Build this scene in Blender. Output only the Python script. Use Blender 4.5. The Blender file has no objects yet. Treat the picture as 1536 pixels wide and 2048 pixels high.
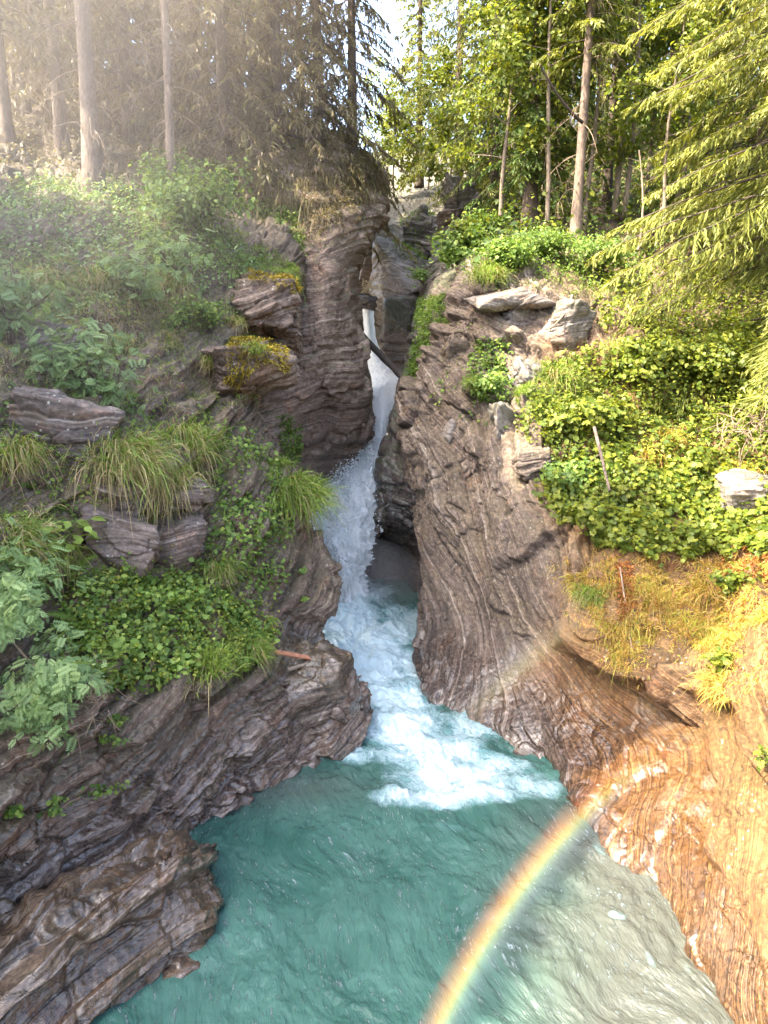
import bpy, math, random
import numpy as np
from mathutils import Vector, Matrix

# ------------------------------------------------------------------ camera, sky, sun, exposure
S = bpy.context.scene
COL = S.collection
F, PITCH, CAMH = 1450.0, math.radians(12.0), 10.0
cam = bpy.data.cameras.new('camera'); camo = bpy.data.objects.new('camera', cam); COL.objects.link(camo)
camo.location = (0, 0, CAMH); camo.rotation_euler = (math.pi/2 - PITCH, 0, 0)
cam.sensor_fit = 'VERTICAL'; cam.sensor_height = 24.0; cam.lens = 24.0*F/2048; cam.clip_end = 1000; cam.clip_start = 0.1
S.camera = camo
SUN_EL, SUN_AZ = math.radians(49.5), math.radians(20.0)     # height; angle from -X towards -Y
sdir = Vector((-math.cos(SUN_EL)*math.cos(SUN_AZ), -math.cos(SUN_EL)*math.sin(SUN_AZ), math.sin(SUN_EL)))
W = bpy.data.worlds.new('World'); S.world = W; W.use_nodes = True
wn = W.node_tree.nodes; wl = W.node_tree.links
sky = wn.new('ShaderNodeTexSky'); sky.sky_type = 'NISHITA'; sky.sun_disc = False
sky.sun_elevation = SUN_EL; sky.sun_rotation = math.atan2(sdir.x, sdir.y); sky.air_density = 1.0; sky.dust_density = 6.0; sky.ozone_density = 0.6
bgn = wn['Background']; bgn.inputs['Strength'].default_value = 0.15; wl.new(sky.outputs[0], bgn.inputs['Color'])
sl = bpy.data.lights.new('sun', 'SUN'); sl.energy = 2.8; sl.angle = math.radians(0.55); sl.color = (1.0, 0.88, 0.67)
so = bpy.data.objects.new('sun', sl); COL.objects.link(so); so.rotation_euler = sdir.to_track_quat('Z', 'Y').to_euler()
so.location = sdir*80
S.view_settings.view_transform = 'Standard'; S.view_settings.look = 'None'
S.view_settings.exposure = 3.1; S.view_settings.gamma = 1.0; S.view_settings.use_curve_mapping = False
S.render.engine = 'CYCLES'
S.cycles.max_bounces = 8; S.cycles.diffuse_bounces = 4; S.cycles.transparent_max_bounces = 8; S.cycles.volume_bounces = 0; S.cycles.volume_step_rate = 3.0; S.cycles.volume_max_steps = 64
S.cycles.sample_clamp_indirect = 6.0

# ------------------------------------------------------------------ helpers
RNG = np.random.default_rng(11)
SINP, COSP = math.sin(PITCH), math.cos(PITCH)
def ray(px, py):
    dx = (np.asarray(px, float)-768)/F; dy = (1024-np.asarray(py, float))/F
    return np.stack([dx, COSP+dy*SINP, -SINP+dy*COSP], -1)
def P(px, py, Y):
    d = ray(px, py); return d*(np.asarray(Y, float)/d[..., 1])[..., None] + np.array([0, 0, CAMH])
def Z(px, py, z=0.0):
    d = ray(px, py); t = (z-CAMH)/d[..., 2]; return d*t[..., None] + np.array([0, 0, CAMH])
def proj(p):
    q = p-np.array([0, 0, CAMH]); fw = q[..., 1]*COSP-q[..., 2]*SINP; up = q[..., 1]*SINP+q[..., 2]*COSP
    fw = np.where(fw < 0.1, 0.1, fw)
    return np.stack([768+F*q[..., 0]/fw, 1024-F*up/fw], -1)
def norm(v): return v/np.maximum(np.linalg.norm(v, axis=-1, keepdims=True), 1e-9)
def sstep(a, b, x): t = np.clip((x-a)/(b-a), 0, 1); return t*t*(3-2*t)

PERM = np.random.default_rng(5).permutation(256); PERM = np.concatenate([PERM, PERM, PERM])
GR = norm(np.random.default_rng(6).normal(size=(256, 3)))
def perlin(p):
    p = np.asarray(p, float); i = np.floor(p).astype(np.int64); f = p-i; i &= 255
    u = f*f*f*(f*(f*6-15)+10); out = 0
    for a in (0, 1):
        for b in (0, 1):
            for c in (0, 1):
                h = PERM[PERM[PERM[(i[..., 0]+a) & 255]+((i[..., 1]+b) & 255)]+((i[..., 2]+c) & 255)]
                g = GR[h]; d = g[..., 0]*(f[..., 0]-a)+g[..., 1]*(f[..., 1]-b)+g[..., 2]*(f[..., 2]-c)
                w = (u[..., 0] if a else 1-u[..., 0])*(u[..., 1] if b else 1-u[..., 1])*(u[..., 2] if c else 1-u[..., 2])
                out = out+w*d
    return out*1.5
def fbm(p, o=4, rough=0.5):
    s = 0; a = 1.0; q = np.asarray(p, float)
    for k in range(o): s = s+a*perlin(q); q = q*2.03+17.3; a *= rough
    return s
def h01(i, seed=0):
    i = np.asarray(i).astype(np.int64)
    x = np.sin(i*127.1+seed*311.7)*43758.5453; return x-np.floor(x)
def worley(p, seed=0):
    """returns F1, F2 and a random number per nearest cell"""
    p = np.asarray(p, float); b = np.floor(p).astype(np.int64); f1 = np.full(p.shape[:-1], 9.0); f2 = f1.copy(); cid = np.zeros(p.shape[:-1])
    for a in (-1, 0, 1):
        for c in (-1, 0, 1):
            for e in (-1, 0, 1):
                q = b+np.array([a, c, e]); h = PERM[PERM[PERM[(q[..., 0]+seed) & 255]+(q[..., 1] & 255)]+(q[..., 2] & 255)]
                o = np.stack([h01(h, 1), h01(h, 2), h01(h, 3)], -1); d = np.linalg.norm(q+o-p, axis=-1)
                m = d < f1; f2 = np.where(m, f1, np.minimum(f2, d)); cid = np.where(m, h01(h, 4), cid); f1 = np.where(m, d, f1)
    return f1, f2, cid

def mk(name, v, faces, mat, attrs=None, parent=None, smooth=True, link=True):
    v = np.ascontiguousarray(v, dtype=np.float32).reshape(-1, 3)
    if isinstance(faces, np.ndarray): faces = [faces]
    me = bpy.data.meshes.new(name); me.vertices.add(len(v)); me.vertices.foreach_set('co', v.ravel())
    loops = np.concatenate([f.ravel() for f in faces]).astype(np.int32)
    tot = np.concatenate([np.full(len(f), f.shape[1]) for f in faces]).astype(np.int32)
    st = np.concatenate([[0], np.cumsum(tot)[:-1]]).astype(np.int32)
    me.loops.add(len(loops)); me.loops.foreach_set('vertex_index', loops)
    me.polygons.add(len(tot)); me.polygons.foreach_set('loop_start', st); me.polygons.foreach_set('loop_total', tot)
    me.polygons.foreach_set('use_smooth', np.full(len(tot), smooth))
    if attrs:
        for k, a in attrs.items():
            at = me.attributes.new(k, 'FLOAT', 'POINT'); at.data.foreach_set('value', np.ascontiguousarray(a, dtype=np.float32).ravel())
    me.update(); me.validate()
    if mat: me.materials.append(mat)
    o = bpy.data.objects.new(name, me)
    if link: COL.objects.link(o)
    if parent: o.parent = parent
    return o
def tag(o, label=None, cat=None, group=None, kind=None):
    if label: o['label'] = label
    if cat: o['category'] = cat
    if group: o['group'] = group
    if kind: o['kind'] = kind
    return o
def empty(name, loc, label, cat, group=None):
    o = bpy.data.objects.new(name, None); COL.objects.link(o); o.location = [float(c) for c in loc]; o.empty_display_size = .3
    bpy.context.view_layer.update() if False else None
    return tag(o, label, cat, group)
def child(name, v, f, mat, parent, attrs=None, smooth=True):
    """mesh given in world coordinates, stored local to the parent's location"""
    return mk(name, np.asarray(v)-np.array(parent.location), f, mat, attrs, parent, smooth)

class Geo:
    def __init__(s): s.v = []; s.f3 = []; s.f4 = []; s.t = []; s.n = 0
    def add(s, v, f, t=0.5):
        v = np.asarray(v, float).reshape(-1, 3); f = np.asarray(f, np.int64)
        (s.f3 if f.shape[1] == 3 else s.f4).append(f+s.n); s.v.append(v)
        s.t.append(np.broadcast_to(np.asarray(t, float), (len(v),)).copy()); s.n += len(v)
    def inst(s, tv, tf, pos, R, sc, t):
        """template copies: pos (n,3), R (n,3,3) rows = side, axis, normal, sc (n,) or (n,3), t (n,)"""
        n = len(pos); k = len(tv); sc = np.asarray(sc, float)
        if sc.ndim == 1: sc = np.repeat(sc[:, None], 3, 1)
        v = np.einsum('nki,nij->nkj', tv[None]*sc[:, None, :], R)+pos[:, None]
        f = (tf[None]+(np.arange(n)*k)[:, None, None]).reshape(-1, tf.shape[1])
        s.add(v.reshape(-1, 3), f, np.repeat(t, k))
    def faces(s):
        r = []
        if s.f3: r.append(np.concatenate(s.f3))
        if s.f4: r.append(np.concatenate(s.f4))
        return r
    def build(s, name, mat, parent=None, smooth=True):
        v = np.concatenate(s.v)
        if parent is not None: v = v-np.array(parent.location)
        return mk(name, v, s.faces(), mat, {'tint': np.concatenate(s.t)}, parent, smooth)

def frames(axis, nrm):
    a = norm(axis); s_ = norm(np.cross(a, nrm)); n = np.cross(s_, a)
    return np.stack([s_, a, n], 1)
def tube(path, rad, n=8, cap=True):
    path = np.asarray(path, float); m = len(path); rad = np.broadcast_to(rad, (m,))
    t = norm(np.gradient(path, axis=0)); ref = np.array([0.31, 0.87, 0.2]) if abs(t[0, 2]) > .7 else np.array([0, 0, 1.0])
    a = norm(np.cross(t, ref)); b = np.cross(t, a); th = np.linspace(0, 2*np.pi, n, endpoint=False)
    v = path[:, None]+rad[:, None, None]*(np.cos(th)[None, :, None]*a[:, None]+np.sin(th)[None, :, None]*b[:, None])
    i = np.arange(m-1)[:, None]*n; j = np.arange(n)[None]; k = (j+1) % n
    f = np.stack([i+j, i+k, i+n+k, i+n+j], -1).reshape(-1, 4)
    return v.reshape(-1, 3), f
def bez(p0, p1, p2, n):
    t = np.linspace(0, 1, n)[:, None]; return (1-t)**2*np.asarray(p0)+2*t*(1-t)*np.asarray(p1)+t*t*np.asarray(p2)

# leaf shapes: base at the origin, axis +Y, normal +Z, unit length
T_SIMPLE = (np.array([[0, 0, 0], [.34, .45, .07], [0, 1, -.08], [-.34, .45, .07]]), np.array([[0, 1, 2], [0, 2, 3]]))
T_OVATE = (np.array([[0, 0, 0], [.28, .22, .06], [.33, .55, .05], [0, 1, -.12], [-.33, .55, .05], [-.28, .22, .06], [0, .5, -.02]]),
           np.array([[0, 1, 6], [1, 2, 6], [2, 3, 6], [3, 4, 6], [4, 5, 6], [5, 0, 6]]))
def _lobed():
    ang = np.radians([180+25, 130+130, 0]); pts = [[0, 0, 0]]
    for k, (a, r) in enumerate([(-128, .42), (-95, .62), (-72, .40), (-45, .66), (-24, .46), (0, .72), (24, .46), (45, .66), (72, .40), (95, .62), (128, .42)]):
        t = math.radians(a); pts.append([r*math.sin(t)*.95, .38+r*math.cos(t)*.9, .10*abs(math.sin(t))-.06*(r > .5)])
    pts.append([0, .38, -.03]); c = len(pts)-1; n = len(pts)-1
    return np.array(pts), np.array([[i, (i+1) % n, c] for i in range(n)])
T_LOBED = _lobed()
T_NEEDLE = (np.array([[0, 0, 0], [.5, .35, 0], [0, 1, 0], [-.5, .35, 0]]), np.array([[0, 1, 2, 3]]))

# ------------------------------------------------------------------ materials
def newmat(name):
    m = bpy.data.materials.new(name); m.use_nodes = True; n = m.node_tree.nodes; n.clear()
    return m, n, m.node_tree.links
def nd(n, t, **k):
    x = n.new('ShaderNode'+t)
    for a, b in k.items(): setattr(x, a, b)
    return x
def ramp(n, stops, interp='LINEAR'):
    r = nd(n, 'ValToRGB'); e = r.color_ramp; e.interpolation = interp
    e.elements[0].position = stops[0][0]; e.elements[0].color = (*stops[0][1], 1)
    e.elements[1].position = stops[-1][0]; e.elements[1].color = (*stops[-1][1], 1)
    for p, c in stops[1:-1]: x = e.elements.new(p); x.color = (*c, 1)
    return r
def g3(v): return (v, v, v)
def math_(n, l, op, a, b=None, clamp=False):
    m = nd(n, 'Math', operation=op); m.use_clamp = clamp
    for k, x in enumerate((a, b)):
        if x is None: continue
        if isinstance(x, (int, float)): m.inputs[k].default_value = x
        else: l.new(x, m.inputs[k])
    return m.outputs[0]
def mixc(n, l, fac, a, b, mode='MIX'):
    m = nd(n, 'Mix', data_type='RGBA', blend_type=mode)
    for s_, x in ((0, fac), (6, a), (7, b)):
        if isinstance(x, (int, float)): m.inputs[s_].default_value = x
        elif isinstance(x, tuple): m.inputs[s_].default_value = (*x, 1)
        else: l.new(x, m.inputs[s_])
    return m.outputs[2]
def noise(n, l, vec, scale, detail=4, rough=.55, dist=0, dim='3D', w=None):
    t = nd(n, 'TexNoise', noise_dimensions=dim); t.inputs['Scale'].default_value = scale; t.inputs['Detail'].default_value = detail
    t.inputs['Roughness'].default_value = rough; t.inputs['Distortion'].default_value = dist
    if vec is not None: l.new(vec, t.inputs['Vector'])
    if w is not None: l.new(w, t.inputs['W'])
    return t.outputs['Fac']

def rock_mat(name, dark, mid, light, band=1.0, warm=None, lichen=0.5, moss=0.6, rough=.75, mosscol=(.07, .085, .02)):
    """layered schist: bands follow the 'strata' attribute, wet near the water, lichen spots and moss"""
    m, n, l = newmat(name); out = nd(n, 'OutputMaterial'); b = nd(n, 'BsdfPrincipled'); l.new(b.outputs[0], out.inputs[0])
    pos = nd(n, 'NewGeometry').outputs['Position']
    st = nd(n, 'Attribute', attribute_name='strata').outputs['Fac']; wet = nd(n, 'Attribute', attribute_name='wet').outputs['Fac']
    mo = nd(n, 'Attribute', attribute_name='moss').outputs['Fac']; wa = nd(n, 'Attribute', attribute_name='warm').outputs['Fac']
    wob = noise(n, l, pos, .8, 2, .5); st2 = math_(n, l, 'ADD', st, math_(n, l, 'MULTIPLY', wob, .3))
    bands = noise(n, l, None, 5.5*band, 6, .72, dim='1D', w=st2)
    fine = noise(n, l, None, 26*band, 3, .6, dim='1D', w=st2)
    blot = noise(n, l, pos, .55, 6, .62); spk = noise(n, l, pos, 9, 5, .65)
    mixv = math_(n, l, 'ADD', math_(n, l, 'MULTIPLY', bands, .6), math_(n, l, 'MULTIPLY', blot, .4))
    mixv = math_(n, l, 'ADD', mixv, math_(n, l, 'MULTIPLY', math_(n, l, 'SUBTRACT', spk, .5), .6))
    c = ramp(n, [(.33, dark), (.5, mid), (.67, light)]); l.new(mixv, c.inputs[0]); col = c.outputs[0]
    fr = ramp(n, [(.38, g3(.38)), (.5, g3(1)), (.68, g3(1.45))]); l.new(fine, fr.inputs[0]); col = mixc(n, l, .5, col, fr.outputs[0], 'MULTIPLY')
    qz = ramp(n, [(.665, g3(0)), (.70, g3(1))]); l.new(bands, qz.inputs[0])
    col = mixc(n, l, math_(n, l, 'MULTIPLY', qz.outputs[0], math_(n, l, 'SUBTRACT', .55, math_(n, l, 'MULTIPLY', wa, .42))), col, (.42, .38, .33))
    if warm:
        wr = ramp(n, [(.3, warm[0]), (.5, warm[1]), (.68, warm[2])]); l.new(mixv, wr.inputs[0])
        wv = mixc(n, l, .7, wr.outputs[0], fr.outputs[0], 'MULTIPLY'); col = mixc(n, l, wa, col, wv)
    # joints and cracks, rusty stains
    mp = nd(n, 'Mapping'); mp.inputs['Scale'].default_value = (.55, .55, .8); mp.inputs['Rotation'].default_value = (.2, .35, .1); l.new(pos, mp.inputs[0])
    wv_ = nd(n, 'TexNoise'); wv_.inputs['Scale'].default_value = 1.6; wv_.inputs['Detail'].default_value = 5; l.new(pos, wv_.inputs['Vector'])
    va = nd(n, 'VectorMath', operation='MULTIPLY_ADD'); l.new(wv_.outputs['Color'], va.inputs[0]); va.inputs[1].default_value = (.7, .7, .7); l.new(mp.outputs[0], va.inputs[2])
    vc = nd(n, 'TexVoronoi', feature='DISTANCE_TO_EDGE'); vc.inputs['Scale'].default_value = 1.0; l.new(va.outputs[0], vc.inputs['Vector'])
    vd = nd(n, 'TexVoronoi', feature='DISTANCE_TO_EDGE'); vd.inputs['Scale'].default_value = 3.3; l.new(va.outputs[0], vd.inputs['Vector'])
    ck = math_(n, l, 'MULTIPLY', math_(n, l, 'ADD', .25, math_(n, l, 'DIVIDE', vc.outputs['Distance'], .018, True), True), math_(n, l, 'ADD', .72, math_(n, l, 'DIVIDE', vd.outputs['Distance'], .05, True)), True)
    col = mixc(n, l, ck, mixc(n, l, 1.0, col, (.38, .34, .3), 'MULTIPLY'), col)
    rs = ramp(n, [(.56, g3(0)), (.70, g3(1))]); l.new(noise(n, l, pos, .9, 6, .7, .4), rs.inputs[0]); col = mixc(n, l, math_(n, l, 'MULTIPLY', rs.outputs[0], .45), col, mixc(n, l, 1.0, col, (1.45, .85, .45), 'MULTIPLY'))
    # lichen spots
    vo = nd(n, 'TexVoronoi'); vo.inputs['Scale'].default_value = 7.0; l.new(pos, vo.inputs['Vector'])
    ln = noise(n, l, pos, 1.3, 4, .7); ls = math_(n, l, 'ADD', vo.outputs['Distance'], math_(n, l, 'MULTIPLY', noise(n, l, pos, 14, 4, .7), .6))
    lm = math_(n, l, 'MULTIPLY', math_(n, l, 'LESS_THAN', ls, .52), math_(n, l, 'GREATER_THAN', ln, .56))
    lm = math_(n, l, 'MULTIPLY', lm, math_(n, l, 'SUBTRACT', 1.0, wet, True)); lm = math_(n, l, 'MULTIPLY', lm, lichen)
    col = mixc(n, l, lm, col, (.40, .38, .33))
    # moss
    mn = noise(n, l, pos, 2.4, 6, .7); mr = ramp(n, [(.50, g3(0)), (.60, g3(1))]); l.new(math_(n, l, 'ADD', mn, math_(n, l, 'SUBTRACT', math_(n, l, 'MULTIPLY', mo, .5), .22)), mr.inputs[0])
    mossf = math_(n, l, 'MULTIPLY', mr.outputs[0], moss)
    mc = ramp(n, [(.3, tuple(x*.45 for x in mosscol)), (.7, mosscol)]); l.new(spk, mc.inputs[0]); col = mixc(n, l, mossf, col, mc.outputs[0])
    # wet: darker and glossy
    wetn = math_(n, l, 'MULTIPLY', wet, math_(n, l, 'ADD', .55, math_(n, l, 'MULTIPLY', blot, .9)), True)
    col = mixc(n, l, wetn, col, mixc(n, l, 1.0, col, (.55, .52, .5), 'MULTIPLY')); l.new(col, b.inputs['Base Color'])
    r = math_(n, l, 'SUBTRACT', rough, math_(n, l, 'MULTIPLY', wetn, rough-.07)); r = math_(n, l, 'ADD', r, math_(n, l, 'MULTIPLY', math_(n, l, 'SUBTRACT', spk, .5), .25), True)
    l.new(r, b.inputs['Roughness']); l.new(math_(n, l, 'MULTIPLY', wetn, .6, True), b.inputs['Coat Weight']); b.inputs['Coat Roughness'].default_value = .10; b.inputs['Coat IOR'].default_value = 1.6
    hgt = math_(n, l, 'ADD', math_(n, l, 'MULTIPLY', bands, .55), math_(n, l, 'ADD', math_(n, l, 'MULTIPLY', fine, .16), math_(n, l, 'MULTIPLY', spk, .55)))
    hgt = math_(n, l, 'ADD', hgt, math_(n, l, 'ADD', math_(n, l, 'MULTIPLY', mossf, .3), math_(n, l, 'MULTIPLY', ck, .5)))
    bp = nd(n, 'Bump'); bp.inputs['Strength'].default_value = .75; bp.inputs['Distance'].default_value = .12; l.new(hgt, bp.inputs['Height']); l.new(bp.outputs[0], b.inputs['Normal'])
    bc = nd(n, 'Bump'); bc.inputs['Strength'].default_value = .35; bc.inputs['Distance'].default_value = .05; l.new(hgt, bc.inputs['Height']); l.new(bc.outputs[0], b.inputs['Coat Normal'])
    return m
def leaf_mat(name, c0, c1, c2=None, trans=.4, rough=.5, spec=.3):
    m, n, l = newmat(name); out = nd(n, 'OutputMaterial')
    t = nd(n, 'Attribute', attribute_name='tint').outputs['Fac']
    r = ramp(n, [(0.0, c0), (.7, c1), (1.0, c2 or c1)]); l.new(t, r.inputs[0])
    pos = nd(n, 'NewGeometry').outputs['Position']; nz = noise(n, l, pos, .9, 3, .6)
    vr = ramp(n, [(.3, g3(.72)), (.7, g3(1.25))]); l.new(nz, vr.inputs[0]); col = mixc(n, l, 1.0, r.outputs[0], vr.outputs[0], 'MULTIPLY')
    b = nd(n, 'BsdfPrincipled'); l.new(col, b.inputs['Base Color']); b.inputs['Roughness'].default_value = rough; b.inputs['Specular IOR Level'].default_value = spec
    tr = nd(n, 'BsdfTranslucent'); l.new(mixc(n, l, 1.0, col, (1.5, 1.4, .7), 'MULTIPLY'), tr.inputs[0])
    mx = nd(n, 'MixShader'); mx.inputs[0].default_value = trans; l.new(b.outputs[0], mx.inputs[1]); l.new(tr.outputs[0], mx.inputs[2]); l.new(mx.outputs[0], out.inputs[0])
    return m
def bark_mat(name, dark, light, scale=3.0):
    m, n, l = newmat(name); out = nd(n, 'OutputMaterial'); b = nd(n, 'BsdfPrincipled'); l.new(b.outputs[0], out.inputs[0])
    pos = nd(n, 'NewGeometry').outputs['Position']; mp = nd(n, 'Mapping'); mp.inputs['Scale'].default_value = (1, 1, .35); l.new(pos, mp.inputs[0])
    a = noise(n, l, mp.outputs[0], scale*5, 5, .7); c = noise(n, l, pos, scale*.35, 3, .6)
    v = math_(n, l, 'ADD', math_(n, l, 'MULTIPLY', a, .7), math_(n, l, 'MULTIPLY', c, .4)); r = ramp(n, [(.38, dark), (.7, light)]); l.new(v, r.inputs[0])
    l.new(r.outputs[0], b.inputs['Base Color']); b.inputs['Roughness'].default_value = .9
    bp = nd(n, 'Bump'); bp.inputs['Strength'].default_value = .8; bp.inputs['Distance'].default_value = .04; l.new(a, bp.inputs['Height']); l.new(bp.outputs[0], b.inputs['Normal'])
    return m
def plain_mat(name, c0, c1, scale=6, rough=.85):
    m, n, l = newmat(name); out = nd(n, 'OutputMaterial'); b = nd(n, 'BsdfPrincipled'); l.new(b.outputs[0], out.inputs[0])
    pos = nd(n, 'NewGeometry').outputs['Position']; a = noise(n, l, pos, scale, 5, .65); r = ramp(n, [(.35, c0), (.65, c1)]); l.new(a, r.inputs[0])
    l.new(r.outputs[0], b.inputs['Base Color']); b.inputs['Roughness'].default_value = rough
    bp = nd(n, 'Bump'); bp.inputs['Strength'].default_value = .6; bp.inputs['Distance'].default_value = .05; l.new(a, bp.inputs['Height']); l.new(bp.outputs[0], b.inputs['Normal'])
    return m

M_LEFT = rock_mat('schist_left', (.046, .031, .023), (.145, .102, .078), (.30, .23, .18), lichen=.9, moss=.5, mosscol=(.095, .08, .03))
M_BLOCK = rock_mat('lichen_rock', (.06, .046, .04), (.13, .10, .085), (.22, .175, .15), band=.45, lichen=1.0, moss=.5)
M_WET = rock_mat('wet_schist', (.03, .02, .013), (.10, .067, .04), (.24, .18, .125), band=.8, lichen=0, moss=.35, rough=.5)
M_GORGE = rock_mat('schist_gorge', (.08, .054, .041), (.19, .134, .10), (.32, .235, .18), lichen=.2, moss=.5)
M_RIGHT = rock_mat('schist_right', (.036, .026, .02), (.125, .092, .072), (.27, .21, .168), band=1.0, warm=((.035, .016, .006), (.135, .066, .023), (.27, .155, .06)), lichen=.5, moss=.3, mosscol=(.11, .085, .02))
M_INNER = rock_mat('schist_inner', (.05, .04, .035), (.13, .10, .085), (.24, .19, .16), lichen=.15, mosscol=(.05, .075, .015))
M_GREY = rock_mat('schist_grey', (.085, .07, .06), (.18, .155, .135), (.30, .265, .23), lichen=.5, moss=.4)
M_SOIL = plain_mat('forest_soil', (.045, .032, .02), (.12, .085, .05), 3)

# ------------------------------------------------------------------ terrain surfaces
def catmull(C, n):
    """C (m,k) control points -> n samples along the first axis"""
    m = len(C)
    if isinstance(n, tuple):        # (count, weight of every interval)
        cw = np.concatenate([[0], np.cumsum(n[1])]); assert len(cw) == m, (len(cw), m); x = np.interp(np.linspace(0, cw[-1], n[0]), cw, np.arange(m)); n = n[0]
    else: x = np.linspace(0, m-1, n)
    i = np.clip(np.floor(x).astype(int), 0, m-2)
    sh = (n,)+(1,)*(C.ndim-1); t = (x-i).reshape(sh)
    def g(k): return C[np.clip(k, 0, m-1)]
    a, b, c, d = g(i-1), g(i), g(i+1), g(i+2)
    a = np.where((i-1 < 0).reshape(sh), 2*b-c, a); d = np.where((i+2 > m-1).reshape(sh), 2*c-b, d)
    return .5*((2*b)+(-a+c)*t+(2*a-5*b+4*c-d)*t*t+(-a+3*b-3*c+d)*t**3)
def gridnrm(G):
    du = np.gradient(G, axis=1); dv = np.gradient(G, axis=0); return norm(np.cross(du, dv))
def gridfaces(r, c):
    i = np.arange(r-1)[:, None]*c; j = np.arange(c-1)[None]
    return np.stack([i+j, i+j+1, i+c+j+1, i+c+j], -1).reshape(-1, 4)
SURF = {}
def strata_coord(p, dip, warp=.5, curl=0.12):
    q = p+warp*np.stack([fbm(p*curl+3.1, 2, .4), fbm(p*curl+31.7, 2, .4), fbm(p*curl+61.1, 2, .4)], -1)*3
    return q@norm(np.array(dip, float))
def rockdisp(G, N, dip, amp=1.0, layer=.34, block=1.4, step=.16, warp=.5, curl=.12, stretch=None, crackdepth=.14):
    s = strata_coord(G, dip, warp, curl)
    d = .30*fbm(G*.40, 3, .45)
    def steps(q_, sd, soft): i_ = np.floor(q_); f_ = q_-i_; w_ = sstep(1-soft, 1, f_); return h01(i_, sd)*(1-w_)+h01(i_+1, sd)*w_, f_
    lat = np.clip(.75+1.1*fbm(G*.45+40, 3), .15, 1.3)
    o1, f1_ = steps(s/layer+.16*fbm(G*.55+9, 2), 1, .10); d = d+step*2.4*(o1-.5)*lat
    d = d-.09*lat*sstep(.86, .93, f1_)*(1-sstep(.95, 1., f1_))
    o2, f2_ = steps(s/(layer*.33)+.2*fbm(G*.8+5, 2), 7, .16); lat2 = np.clip(.5+1.3*fbm(G*.9+14, 3), 0, 1.3); d = d+step*.62*(o2-.5)*lat2
    # blocks between joints: the joints run steeply across the beds
    jn = G@norm(np.array([.8, .55, .2])); jm = G@norm(np.array([-.4, .8, .35]))
    q = np.stack([jn/block, jm/block, s/(block*.62)], -1)+.22*np.stack([fbm(G*.7+1, 3), fbm(G*.7+2.7, 3), fbm(G*.7+7.9, 3)], -1)
    a, b, cid = worley(q); crack = 1-sstep(.0, .07, b-a)
    d = d+.46*(cid-.5)*min(1.1, block)*sstep(0, .12, b-a)-crackdepth*crack
    q2 = q*2.7+.15*fbm(G*2, 2)[..., None]; a2, b2, c2 = worley(q2, 9); d = d+.15*(c2-.5)*sstep(0, .1, b2-a2)*lat2-.05*(1-sstep(0, .10, b2-a2))*lat2
    d = d+.05*fbm(G*2.7, 4, .6)
    return d*amp, s
def surface(name, rows, res, dip, mat, flip=False, amp=1.0, layer=.34, block=1.4, step=.16, warm=None, wetz=(1.6, .1), moss=1.0, base=True, disp=None, warp=.5, curl=.12, soften=None, wetextra=None, key=None, crackdepth=.14):
    C = np.array(rows, float)
    if base:                       # carry the foot of the face on down below the water
        lo = C[0].copy(); lo[:, 2] = -1.6; C = np.concatenate([lo[None], C])
    G = catmull(C, res[0]); G = catmull(np.swapaxes(G, 0, 1), res[1]); G = np.ascontiguousarray(np.swapaxes(G, 0, 1))
    N = gridnrm(G)
    if flip: N = -N
    d, s = rockdisp(G, N, dip, amp, layer, block, step, warp, curl, None, crackdepth)
    if soften is not None: d = d*soften(G)
    if disp is not None: d = d+disp(G)
    G2 = G+N*d[..., None]; N2 = gridnrm(G2); N2 = -N2 if flip else N2
    wet = 1-sstep(wetz[1], wetz[0], G2[..., 2]+.5*fbm(G2*.8, 3))
    if wetextra is not None: wet = np.clip(wet+wetextra(G2), 0, 1)
    mo = np.clip(N2[..., 2]*1.3+.1, 0, 1)*moss*sstep(.6, 2.5, G2[..., 2])
    wa = warm(G2) if warm else np.zeros(G2.shape[:2])
    f = gridfaces(*G2.shape[:2]); f = f[:, ::-1] if flip else f
    o = mk(name, G2, f, mat, {'strata': s, 'wet': wet, 'moss': mo, 'warm': wa}); o['kind'] = 'structure'
    ar = np.linalg.norm(np.cross(np.gradient(G2, axis=1), np.gradient(G2, axis=0)), axis=-1)
    SURF[key or name] = dict(p=G2.reshape(-1, 3), n=N2.reshape(-1, 3), uv=proj(G2.reshape(-1, 3)), a=ar.ravel())
    return o
def R(*pts): return [P(*p) for p in pts]

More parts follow.
